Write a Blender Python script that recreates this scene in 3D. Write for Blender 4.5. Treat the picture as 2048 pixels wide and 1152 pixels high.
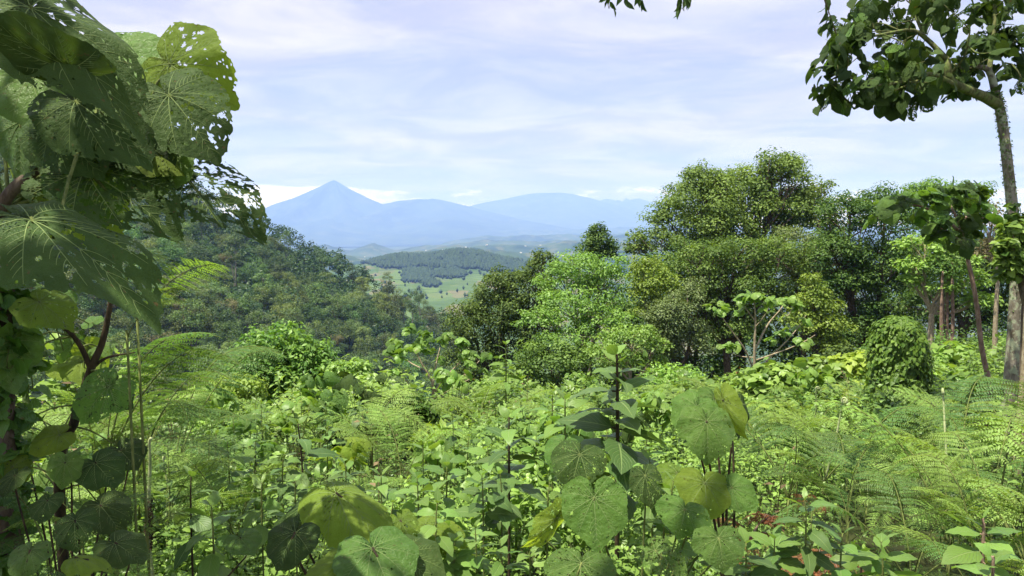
import bpy, math, random
import numpy as np
from mathutils import Vector, Matrix

R = math.radians
for o in list(bpy.data.objects):
    bpy.data.objects.remove(o)
scene = bpy.context.scene
col = scene.collection

# ------------------------------------------------------------------ camera, sky, sun, exposure
PITCH = R(-4.86)
F = 1365.3                      # focal length in photograph pixels (24 mm equivalent)
cam_data = bpy.data.cameras.new('camera')
cam_data.sensor_width = 36.0
cam_data.lens = 24.0
cam_data.clip_start = 0.05
cam_data.clip_end = 120000.0
cam = bpy.data.objects.new('camera', cam_data)
cam.location = (0, 0, 0)
cam.rotation_euler = (R(90) + PITCH, 0, 0)
col.objects.link(cam)
scene.camera = cam

SUN_DIR = Vector((-0.31, -0.17, 0.94)).normalized()      # towards the sun
SUN_EL = math.asin(SUN_DIR.z)
SUN_ROT = math.atan2(SUN_DIR.x, SUN_DIR.y)

world = bpy.data.worlds.new('World')
scene.world = world
world.use_nodes = True
wt = world.node_tree
for n in list(wt.nodes):
    wt.nodes.remove(n)


class NT:
    """small node-tree writer"""
    def __init__(self, tree):
        self.t = tree

    def new(self, typ, **kw):
        n = self.t.nodes.new(typ)
        for k, v in kw.items():
            setattr(n, k, v)
        return n

    def put(self, sock, v):
        if v is None:
            return
        if hasattr(v, 'is_linked') or hasattr(v, 'links'):
            self.t.links.new(v, sock)
        else:
            if sock.type == 'RGBA' and len(v) == 3:
                v = (*v, 1.0)
            sock.default_value = v

    def math(self, op, a, b=None, c=None, clamp=False):
        n = self.new('ShaderNodeMath', operation=op, use_clamp=clamp)
        self.put(n.inputs[0], a)
        self.put(n.inputs[1], b)
        self.put(n.inputs[2], c)
        return n.outputs[0]

    def mix(self, f, a, b, blend='MIX'):
        n = self.new('ShaderNodeMix', data_type='RGBA', blend_type=blend)
        self.put(n.inputs[0], f)
        self.put(n.inputs[6], a)
        self.put(n.inputs[7], b)
        return n.outputs[2]

    def noise(self, vec, scale, detail=3.0, rough=0.55, dist=0.0):
        n = self.new('ShaderNodeTexNoise')
        self.put(n.inputs['Vector'], vec)
        n.inputs['Scale'].default_value = scale
        n.inputs['Detail'].default_value = detail
        n.inputs['Roughness'].default_value = rough
        n.inputs['Distortion'].default_value = dist
        return n.outputs[0]

    def maprange(self, v, a, b, c=0.0, d=1.0, smooth=True):
        n = self.new('ShaderNodeMapRange', interpolation_type='SMOOTHSTEP' if smooth else 'LINEAR')
        self.put(n.inputs[0], v)
        for i, x in enumerate((a, b, c, d)):
            n.inputs[i + 1].default_value = x
        return n.outputs[0]

    def mapping(self, vec, scale=(1, 1, 1), loc=(0, 0, 0), rot=(0, 0, 0)):
        n = self.new('ShaderNodeMapping')
        self.put(n.inputs[0], vec)
        n.inputs['Location'].default_value = loc
        n.inputs['Rotation'].default_value = rot
        n.inputs['Scale'].default_value = scale
        return n.outputs[0]


w = NT(wt)
sky = w.new('ShaderNodeTexSky', sky_type='NISHITA', sun_disc=False)
sky.sun_elevation = SUN_EL
sky.sun_rotation = SUN_ROT
sky.altitude = 2200.0
sky.air_density = 1.0
sky.dust_density = 0.6
sky.ozone_density = 1.2
tc = w.new('ShaderNodeTexCoord')
sep = w.new('ShaderNodeSeparateXYZ')
wt.links.new(tc.outputs['Generated'], sep.inputs[0])
dz = w.math('MAXIMUM', sep.outputs[2], 0.0)
den = w.math('ADD', dz, 0.10)
cmb = w.new('ShaderNodeCombineXYZ')
w.put(cmb.inputs[0], w.math('DIVIDE', sep.outputs[0], den))
w.put(cmb.inputs[1], w.math('DIVIDE', sep.outputs[1], den))
flat = cmb.outputs[0]
# a high veil of thin cloud with blue gaps, drawn out in streaks
n1 = w.noise(w.mapping(flat, (0.75, 1.05, 1), (3.1, 0.4, 0), (0, 0, R(8))), 1.0, 8.0, 0.60, 0.6)
n2 = w.noise(w.mapping(flat, (0.14, 0.30, 1), (7.3, 2.2, 0)), 1.0, 3.0, 0.5, 0.3)
veil = w.maprange(w.math('ADD', w.math('MULTIPLY', n1, 0.80), w.math('MULTIPLY', n2, 0.50)), 0.46, 0.76)
veil = w.math('ADD', w.math('MULTIPLY', veil, 0.40), 0.60)
n3 = w.noise(w.mapping(flat, (1.3, 1.7, 1), (1.0, 5.0, 0)), 1.0, 7.0, 0.62, 0.7)
ccol = w.mix(w.maprange(n3, 0.35, 0.68), (4.75, 4.65, 5.6), (7.4, 7.0, 7.3))
c1 = w.mix(veil, sky.outputs[0], ccol)
# a bank of white cumulus low over the horizon
dirv = w.mapping(tc.outputs['Generated'], (1.0, 1.0, 3.4))
b1 = w.noise(dirv, 6.0, 7.0, 0.58, 0.3)
height = w.maprange(dz, 0.030, 0.115, 0.08, -0.34, smooth=False)
bank = w.maprange(w.math('ADD', b1, height), 0.485, 0.585)
bcol = w.mix(w.maprange(w.noise(dirv, 20.0, 4.0), 0.35, 0.65), (15.0, 15.2, 16.0), (27.0, 26.5, 26.0))
c2 = w.mix(w.math('MULTIPLY', bank, 0.92), c1, bcol)
bg = w.new('ShaderNodeBackground')
w.put(bg.inputs[0], c2)
bg.inputs[1].default_value = 0.065
wo = w.new('ShaderNodeOutputWorld')
wt.links.new(bg.outputs[0], wo.inputs[0])

sun_data = bpy.data.lights.new('sun', 'SUN')
sun_data.energy = 5.0
sun_data.angle = R(0.53)
sun_data.color = (1.0, 0.955, 0.87)
sun = bpy.data.objects.new('sun', sun_data)
sun.rotation_euler = SUN_DIR.to_track_quat('Z', 'Y').to_euler()
sun.location = SUN_DIR * 60
col.objects.link(sun)

vs = scene.view_settings
vs.view_transform = 'Standard'
vs.look = 'None'
vs.exposure = 1.14
vs.gamma = 1.0
vs.use_curve_mapping = False
cy = scene.cycles
cy.max_bounces = 7
cy.diffuse_bounces = 4
cy.glossy_bounces = 2
cy.transmission_bounces = 5
cy.transparent_max_bounces = 6
cy.volume_bounces = 1
cy.caustics_reflective = False
cy.caustics_refractive = False
cy.sample_clamp_indirect = 6.0
cy.use_denoising = True

# ------------------------------------------------------------------ helpers
CP, SP = math.cos(PITCH), math.sin(PITCH)


def at(px, py, Y):
    """the point at depth Y (metres in front of the camera) that the photograph shows at px, py"""
    cx, cyy = (px - 1024.0) / F, (576.0 - py) / F
    d = Vector((cx, CP - cyy * SP, SP + cyy * CP))
    return d * (Y / d.y)


def norm(a):
    a = np.asarray(a, float)
    return a / np.maximum(np.linalg.norm(a, axis=-1, keepdims=True), 1e-9)


def hash2(ix, iy, seed):
    h = (ix.astype(np.int64) * 374761393 + iy.astype(np.int64) * 668265263 + seed * 974634777) & 0x7fffffff
    h = ((h ^ (h >> 13)) * 1274126177) & 0x7fffffff
    return ((h ^ (h >> 16)) & 0xffff) / 65535.0


def vnoise(x, y, seed=0):
    x, y = np.asarray(x, float), np.asarray(y, float)
    ix, iy = np.floor(x), np.floor(y)
    fx, fy = x - ix, y - iy
    fx, fy = fx * fx * (3 - 2 * fx), fy * fy * (3 - 2 * fy)
    a, b = hash2(ix, iy, seed), hash2(ix + 1, iy, seed)
    c, d = hash2(ix, iy + 1, seed), hash2(ix + 1, iy + 1, seed)
    return (a + (b - a) * fx) * (1 - fy) + (c + (d - c) * fx) * fy


def fbm(x, y, seed=0, octaves=4, gain=0.5):
    s, amp, tot = 0.0, 1.0, 0.0
    for i in range(octaves):
        s = s + amp * vnoise(np.asarray(x) * 2 ** i, np.asarray(y) * 2 ** i, seed + i * 17)
        tot += amp
        amp *= gain
    return s / tot


def sstep(a, b, x):
    t = np.clip((np.asarray(x, float) - a) / (b - a), 0, 1)
    return t * t * (3 - 2 * t)


class MB:
    """collects geometry and links it as one mesh"""
    def __init__(self):
        self.V, self.F, self.T, self.U, self.M, self.n = [], [], [], [], [], 0

    def add(self, V, Fs, tint=0.5, uv=None, mat=0):
        V = np.asarray(V, float).reshape(-1, 3)
        self.V.append(V)
        for f in Fs:
            f = np.asarray(f, np.int64)
            if len(f):
                self.F.append(f + self.n)
                self.M.append(np.full(len(f), mat, np.int32))
        self.T.append(np.broadcast_to(np.asarray(tint, float), (len(V),)).copy())
        self.U.append(np.zeros((len(V), 2)) if uv is None else np.asarray(uv, float))
        self.n += len(V)
        return self

    def arrays(self):
        return np.concatenate(self.V), self.F, np.concatenate(self.T), np.concatenate(self.U), self.M

    def mesh(self, name, mats, smooth=True):
        V, Fs, T, U, M = self.arrays()
        me = bpy.data.meshes.new(name)
        loops = np.concatenate([f.ravel() for f in Fs]).astype(np.int32)
        tot = np.concatenate([np.full(len(f), f.shape[1]) for f in Fs])
        start = np.concatenate([[0], np.cumsum(tot)[:-1]]).astype(np.int32)
        me.vertices.add(len(V))
        me.vertices.foreach_set('co', V.astype(np.float32).ravel())
        me.loops.add(len(loops))
        me.loops.foreach_set('vertex_index', loops)
        me.polygons.add(len(tot))
        me.polygons.foreach_set('loop_start', start)
        me.polygons.foreach_set('material_index', np.concatenate(M).astype(np.int32))
        me.polygons.foreach_set('use_smooth', np.full(len(tot), smooth))
        a = me.attributes.new('tint', 'FLOAT', 'POINT')
        a.data.foreach_set('value', T.astype(np.float32))
        uvl = me.uv_layers.new(name='UVMap')
        uvl.data.foreach_set('uv', U[loops].astype(np.float32).ravel())
        for m in (mats if isinstance(mats, (list, tuple)) else [mats]):
            me.materials.append(m)
        me.update(calc_edges=True)
        return me


def link(name, data, parent=None, loc=None, mat4=None):
    o = bpy.data.objects.new(name, data)
    col.objects.link(o)
    if parent is not None:
        o.parent = parent
    if mat4 is not None:
        o.matrix_basis = mat4
    elif loc is not None:
        o.location = loc
    return o


def tag(o, label, cat, group=None, kind=None):
    if label:
        o['label'] = label
    if cat:
        o['category'] = cat
    if group:
        o['group'] = group
    if kind:
        o['kind'] = kind
    return o


def structure(name, me, label=None, cat=None):
    return tag(link(name, me), label, cat, kind='structure')


def tube(pts, rad, sides=7):
    P = np.asarray([tuple(p) for p in pts], float)
    k = len(P)
    r = np.broadcast_to(np.asarray(rad, float), (k,))
    t = np.gradient(P, axis=0) if k > 1 else np.array([[0, 0, 1.0]])
    t = norm(t)
    ref = np.array([0.31, 0.93, 0.11]) if abs(t[0][2]) > 0.6 else np.array([0.05, 0.1, 1.0])
    a = norm(np.cross(t, ref))
    b = np.cross(t, a)
    an = np.arange(sides) / sides * 2 * np.pi
    V = P[:, None] + r[:, None, None] * (a[:, None] * np.cos(an)[None, :, None] + b[:, None] * np.sin(an)[None, :, None])
    i, j = np.meshgrid(np.arange(k - 1), np.arange(sides), indexing='ij')
    j2 = (j + 1) % sides
    Fq = np.stack([i * sides + j, i * sides + j2, (i + 1) * sides + j2, (i + 1) * sides + j], -1).reshape(-1, 4)
    cap = np.array([[(k - 1) * sides + q for q in range(sides)]])
    uv = np.stack([np.tile(np.arange(sides) / sides, k), np.repeat(np.arange(k), sides)], -1)
    return V.reshape(-1, 3), [Fq, cap], uv


def curve(pts, n=12):
    """Catmull-Rom through the points"""
    P = np.asarray([tuple(p) for p in pts], float)
    if len(P) == 2:
        return P[0] + (P[1] - P[0]) * np.linspace(0, 1, n)[:, None]
    E = np.vstack([2 * P[0] - P[1], P, 2 * P[-1] - P[-2]])
    u = np.linspace(0, len(P) - 1 - 1e-6, n)
    i = u.astype(int)
    f = (u - i)[:, None]
    a, b, c, d = E[i], E[i + 1], E[i + 2], E[i + 3]
    return 0.5 * (2 * b + (c - a) * f + (2 * a - 5 * b + 4 * c - d) * f ** 2 + (3 * b - a - 3 * c + d) * f ** 3)


def batch(mb, T, pos, dirv, nrm, size, tint, width=1.0, mat=0):
    """copies the template T (x across, y along, z normal) to many places at once"""
    pos, dirv, nrm = np.asarray(pos, float), norm(dirv), np.asarray(nrm, float)
    N = len(pos)
    side = norm(np.cross(dirv, nrm))
    up = np.cross(side, dirv)
    s = np.broadcast_to(np.asarray(size, float), (N,))[:, None, None]
    wd = np.broadcast_to(np.asarray(width, float), (N,))[:, None, None]
    tv = T['V']
    V = pos[:, None] + s * (tv[None, :, 0:1] * wd * side[:, None] + tv[None, :, 1:2] * dirv[:, None] + tv[None, :, 2:3] * up[:, None])
    nv = len(tv)
    off = (np.arange(N) * nv)[:, None, None]
    Fs = [(f[None] + off).reshape(-1, f.shape[1]) for f in T['F']]
    ti = np.broadcast_to(np.asarray(tint, float), (N,))
    tt = np.repeat(ti, nv) + (np.tile(T['T'], N) if 'T' in T else 0)
    mb.add(V.reshape(-1, 3), Fs, tt, np.tile(T['U'], (N, 1)), mat)


def frame(dirv, nrm, size, pos, width=1.0):
    d = Vector(dirv).normalized()
    n = Vector(nrm)
    s = d.cross(n)
    if s.length < 1e-4:
        s = d.cross(Vector((0.3, 0.2, 0.9)))
    s.normalize()
    u = s.cross(d)
    m = Matrix.Identity(4)
    for r_ in range(3):
        m[r_][0], m[r_][1], m[r_][2], m[r_][3] = s[r_] * size * width, d[r_] * size, u[r_] * size, pos[r_]
    return m


# ------------------------------------------------------------------ materials
def new_mat(name):
    m = bpy.data.materials.new(name)
    m.use_nodes = True
    t = m.node_tree
    for n in list(t.nodes):
        t.nodes.remove(n)
    return m, NT(t)


def finish(nt, shader):
    o = nt.new('ShaderNodeOutputMaterial')
    nt.t.links.new(shader, o.inputs[0])


def principled(nt, color, rough=0.7, spec=0.3, bump=None, bstr=0.3, bdist=0.02):
    p = nt.new('ShaderNodeBsdfPrincipled')
    nt.put(p.inputs['Base Color'], color)
    nt.put(p.inputs['Roughness'], rough)
    p.inputs['Specular IOR Level'].default_value = spec
    if bump is not None:
        b = nt.new('ShaderNodeBump')
        b.inputs['Strength'].default_value = bstr
        b.inputs['Distance'].default_value = bdist
        nt.put(b.inputs['Height'], bump)
        nt.t.links.new(b.outputs[0], p.inputs['Normal'])
    return p


def leaf_mat(name, dark, light, trans=0.34, rough=0.5, spec=0.3, objvar=0.35, veins=0.0, mottle=0.0, hue=0.018):
    m, nt = new_mat(name)
    at_ = nt.new('ShaderNodeAttribute', attribute_name='tint')
    c = nt.mix(at_.outputs['Fac'], dark, light)
    oi = nt.new('ShaderNodeObjectInfo')
    if mottle:
        tco = nt.new('ShaderNodeTexCoord')
        nz = nt.noise(tco.outputs['Object'], 5.0, 4.0)
        c = nt.mix(nt.maprange(nz, 0.3, 0.7, 0.0, mottle), c, nt.mix(1.0, c, (0.62, 0.66, 0.5), 'MULTIPLY'))
        vo = nt.new('ShaderNodeTexVoronoi', feature='DISTANCE_TO_EDGE')
        nt.put(vo.inputs['Vector'], nt.mapping(tco.outputs['Object'], (1, 1, 0)))
        vo.inputs['Scale'].default_value = 60.0
        net = nt.maprange(vo.outputs[0], 0.0, 0.10, 1.0, 0.0)
        c = nt.mix(nt.math('MULTIPLY', net, 0.22), c, nt.mix(1.0, c, (1.7, 1.55, 1.9), 'MULTIPLY'))
        sp_ = nt.noise(tco.outputs['Object'], 15.0, 3.0, 0.6)
        c = nt.mix(nt.maprange(sp_, 0.66, 0.71, 0.0, 0.8), c, (0.11, 0.075, 0.028))
        nb = nt.math('SUBTRACT', nt.math('MULTIPLY', nt.noise(tco.outputs['Object'], 9.0, 3.0), 0.8), nt.math('MULTIPLY', net, 0.2))
    bump = nb if mottle else None
    if veins:
        uvn = nt.new('ShaderNodeUVMap')
        sp = nt.new('ShaderNodeSeparateXYZ')
        nt.t.links.new(uvn.outputs[0], sp.inputs[0])
        av = nt.math('ABSOLUTE', sp.outputs[1])
        q = nt.math('FRACT', nt.math('MULTIPLY', nt.math('SUBTRACT', sp.outputs[0], nt.math('MULTIPLY', av, 0.42)), 9.0))
        tri = nt.math('ABSOLUTE', nt.math('SUBTRACT', q, 0.5))
        line = nt.maprange(tri, 0.38, 0.5)
        mid = nt.maprange(av, 0.03, 0.075, 1.0, 0.0)
        vv = nt.math('MAXIMUM', mid, nt.math('MULTIPLY', line, 0.6))
        c = nt.mix(nt.math('MULTIPLY', vv, veins), c, (0.26, 0.36, 0.13))
        bump = nt.math('SUBTRACT', 1.0, vv)
    h = nt.new('ShaderNodeHueSaturation')
    nt.put(h.inputs['Hue'], nt.math('ADD', nt.math('MULTIPLY', oi.outputs['Random'], hue), 0.5 - hue / 2))
    r2 = nt.math('FRACT', nt.math('MULTIPLY', oi.outputs['Random'], 7.13))
    nt.put(h.inputs['Value'], nt.math('ADD', nt.math('MULTIPLY', r2, objvar), 1.0 - objvar / 2))
    nt.put(h.inputs['Color'], c)
    c = h.outputs[0]
    p = principled(nt, c, rough, spec, bump, 0.55, 0.03 if mottle else 0.01)
    tr = nt.new('ShaderNodeBsdfTranslucent')
    nt.put(tr.inputs[0], nt.mix(1.0, c, (1.5, 1.45, 0.62), 'MULTIPLY'))
    mx = nt.new('ShaderNodeMixShader')
    mx.inputs[0].default_value = trans
    nt.t.links.new(p.outputs[0], mx.inputs[1])
    nt.t.links.new(tr.outputs[0], mx.inputs[2])
    finish(nt, mx.outputs[0])
    return m


def bark_mat(name, a, b, scale=14.0, patch=None):
    m, nt = new_mat(name)
    tco = nt.new('ShaderNodeTexCoord')
    v = nt.mapping(tco.outputs['Object'], (1, 1, 0.35))
    n = nt.noise(v, scale, 6.0, 0.65)
    c = nt.mix(nt.maprange(n, 0.35, 0.65), a, b)
    if patch:
        n2 = nt.noise(tco.outputs['Object'], scale * 0.7, 4.0, 0.6)
        c = nt.mix(nt.maprange(n2, 0.48, 0.6), c, patch)
    finish(nt, principled(nt, c, 0.9, 0.15, n, 0.8, 0.02).outputs[0])
    return m


def plain_mat(name, color, rough=0.8, spec=0.2):
    m, nt = new_mat(name)
    finish(nt, principled(nt, color, rough, spec).outputs[0])
    return m


M_leafy = leaf_mat('leaf_fresh', (0.052, 0.118, 0.020), (0.270, 0.410, 0.085), 0.36, 0.42, 0.36)
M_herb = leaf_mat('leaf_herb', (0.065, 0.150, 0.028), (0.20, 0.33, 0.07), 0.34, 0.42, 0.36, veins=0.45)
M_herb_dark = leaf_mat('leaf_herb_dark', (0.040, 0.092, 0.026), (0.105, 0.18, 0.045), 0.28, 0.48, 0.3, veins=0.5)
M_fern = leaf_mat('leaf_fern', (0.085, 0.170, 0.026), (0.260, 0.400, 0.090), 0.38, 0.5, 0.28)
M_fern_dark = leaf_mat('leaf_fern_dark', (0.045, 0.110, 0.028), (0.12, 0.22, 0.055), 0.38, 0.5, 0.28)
M_fern_dead = leaf_mat('leaf_fern_dead', (0.12, 0.045, 0.020), (0.26, 0.12, 0.05), 0.2, 0.8, 0.1, hue=0.02)
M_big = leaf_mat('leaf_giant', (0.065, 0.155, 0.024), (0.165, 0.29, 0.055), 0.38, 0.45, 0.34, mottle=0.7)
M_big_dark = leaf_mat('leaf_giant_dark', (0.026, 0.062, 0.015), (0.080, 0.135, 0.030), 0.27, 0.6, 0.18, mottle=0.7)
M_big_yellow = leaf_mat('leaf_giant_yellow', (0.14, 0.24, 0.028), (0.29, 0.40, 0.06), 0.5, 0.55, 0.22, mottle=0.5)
M_vein = leaf_mat('leaf_vein', (0.16, 0.24, 0.07), (0.28, 0.36, 0.14), 0.3, 0.6, 0.2, objvar=0.1, hue=0.01)
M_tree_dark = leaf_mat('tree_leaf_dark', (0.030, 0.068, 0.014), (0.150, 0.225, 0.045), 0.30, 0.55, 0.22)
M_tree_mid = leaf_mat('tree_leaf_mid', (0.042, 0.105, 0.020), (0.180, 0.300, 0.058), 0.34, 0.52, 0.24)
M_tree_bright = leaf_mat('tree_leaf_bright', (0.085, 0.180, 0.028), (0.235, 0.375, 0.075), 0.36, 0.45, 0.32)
M_tree_yellow = leaf_mat('tree_leaf_yellow', (0.12, 0.20, 0.024), (0.29, 0.38, 0.065), 0.36, 0.5, 0.28)
M_tree_olive = leaf_mat('tree_leaf_olive', (0.065, 0.100, 0.030), (0.21, 0.265, 0.090), 0.26, 0.5, 0.3)
M_hill_dark = leaf_mat('hill_leaf_dark', (0.020, 0.050, 0.014), (0.110, 0.170, 0.045), 0.22, 0.5, 0.3, 0.75, hue=0.07)
M_hill_mid = leaf_mat('hill_leaf_mid', (0.036, 0.080, 0.018), (0.160, 0.240, 0.060), 0.25, 0.5, 0.3, 0.7, hue=0.07)
M_hill_pale = leaf_mat('hill_leaf_pale', (0.075, 0.130, 0.036), (0.19, 0.27, 0.085), 0.25, 0.5, 0.3, 0.35, hue=0.04)
M_hill_brown = leaf_mat('hill_leaf_brown', (0.095, 0.095, 0.042), (0.20, 0.18, 0.085), 0.25, 0.6, 0.2, 0.3, hue=0.04)
M_dry = leaf_mat('dry_stalk', (0.10, 0.075, 0.040), (0.26, 0.20, 0.11), 0.2, 0.8, 0.1, hue=0.02)
M_woods = leaf_mat('plantation_leaf', (0.012, 0.030, 0.012), (0.040, 0.072, 0.024), 0.15, 0.6, 0.2)
M_ivy = leaf_mat('leaf_ivy', (0.045, 0.100, 0.014), (0.15, 0.24, 0.035), 0.3, 0.5, 0.25)
M_bark = bark_mat('bark_brown', (0.055, 0.040, 0.028), (0.16, 0.125, 0.09))
M_bark_grey = bark_mat('bark_lichen', (0.10, 0.085, 0.060), (0.24, 0.215, 0.17), 16.0, (0.30, 0.33, 0.22))
M_bark_moss = bark_mat('bark_moss', (0.050, 0.055, 0.022), (0.14, 0.15, 0.06), 22.0, (0.12, 0.16, 0.045))
M_bark_red = bark_mat('bark_red', (0.13, 0.085, 0.06), (0.28, 0.20, 0.15), 20.0)
M_twig = bark_mat('twig_pale', (0.22, 0.175, 0.11), (0.40, 0.34, 0.23), 25.0)
M_stem = bark_mat('stem_green', (0.08, 0.11, 0.03), (0.17, 0.20, 0.06), 30.0)
M_stem_dark = bark_mat('stem_dark', (0.025, 0.022, 0.014), (0.075, 0.055, 0.03), 30.0)
M_crozier = bark_mat('crozier_pale', (0.20, 0.27, 0.10), (0.42, 0.46, 0.24), 40.0)
M_yellow = leaf_mat('leaf_gold', (0.62, 0.50, 0.02), (0.72, 0.62, 0.05), 0.35, 0.5, 0.3)

# ------------------------------------------------------------------ leaf templates
RH = dict(V=np.array([[0, 0, 0], [0.30, 0.48, 0.07], [0, 1, -0.10], [-0.30, 0.48, 0.07]]),
          F=[np.array([[0, 1, 2], [0, 2, 3]])], U=np.array([[0, 0], [.5, 1], [1, 0], [.5, -1]]))
L6 = dict(V=np.array([[0, 0, 0], [.27, .28, .07], [0, .30, .02], [-.27, .28, .07], [.25, .62, .03], [0, .65, -.03], [-.25, .62, .03], [0, 1, -.17]]),
          F=[np.array([[0, 1, 2], [0, 2, 3], [4, 7, 5], [5, 7, 6]]), np.array([[2, 1, 4, 5], [3, 2, 5, 6]])],
          U=np.array([[0, 0], [.3, 1], [.3, 0], [.3, -1], [.65, 1], [.65, 0], [.65, -1], [1, 0]]))
L4 = dict(V=np.array([[0, 0, 0], [.27, .42, .07], [0, .46, -.01], [-.27, .42, .07], [0, 1, -.16]]), F=[np.array([[0, 1, 2], [0, 2, 3], [1, 4, 2], [2, 4, 3]])],
          U=np.array([[0, 0], [.45, 1], [.45, 0], [.45, -1], [1, 0]]))
H6 = dict(V=np.array([[0, .06, -.02], [.22, -.14, 0], [.45, .16, .04], [.28, .66, .01], [0, 1, -.14], [-.28, .66, .01], [-.45, .16, .04], [-.22, -.14, 0]]),
          F=[np.array([[0, 1, 2], [0, 2, 3], [0, 3, 4], [0, 4, 5], [0, 5, 6], [0, 6, 7]])], U=np.zeros((8, 2)))
HEART_S = dict(V=np.array([[0, 0, 0], [.17, -.15, -.03], [.42, .02, .02], [.44, .36, .03], [.24, .70, 0], [0, 1.0, -.12],
                           [-.24, .70, 0], [-.44, .36, .03], [-.42, .02, .02], [-.17, -.15, -.03], [0, .45, -.03]]),
               F=[np.array([[0, 1, 2], [10, 3, 4], [10, 4, 5], [10, 5, 6], [10, 6, 7], [0, 8, 9], [0, 2, 10], [2, 3, 10], [0, 10, 8], [8, 10, 7]])],
               U=np.zeros((11, 2)))


def ovate(n=9, droop=0.30, wmax=0.24, seed=0, wave=0.015):
    """a pointed oval leaf with a folded midrib, hanging a little towards the tip"""
    rs = np.random.default_rng(seed)
    u = np.linspace(0, 1, n)
    prof = wmax * np.sin(np.pi * np.clip(u, 0, 1) ** 0.78) ** 0.85 * (1.0 - 0.25 * u)
    prof[0], prof[-1] = 0.006, 0.003
    vs_ = np.array([-1, -0.55, 0, 0.55, 1])
    V, U = [], []
    ph = rs.uniform(0, 6.28)
    ang = droop * 2.2 * u ** 1.3
    yy = np.concatenate([[0], np.cumsum(np.cos(ang[:-1]) * np.diff(u))])
    zz = -np.concatenate([[0], np.cumsum(np.sin(ang[:-1]) * np.diff(u))])
    for i in range(n):
        for v in vs_:
            edge = prof[i] * (1 + (0.07 if i % 2 else -0.05) * (abs(v) == 1))
            V.append((v * edge, yy[i], zz[i] + 0.42 * abs(v) * edge - 0.30 * v * v * edge + wave * math.sin(u[i] * 22 + ph + (2 if v > 0 else 0)) * abs(v)))
            U.append((u[i], v))
    k = len(vs_)
    i, j = np.meshgrid(np.arange(n - 1), np.arange(k - 1), indexing='ij')
    q = np.stack([i * k + j, i * k + j + 1, (i + 1) * k + j + 1, (i + 1) * k + j], -1).reshape(-1, 4)
    return dict(V=np.array(V), F=[q], U=np.array(U))


TH = np.array([0, 8, 20, 40, 65, 95, 125, 150, 168, 180.0])
RR = np.array([1.0, .90, .83, .76, .69, .62, .56, .47, .33, .10])


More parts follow.
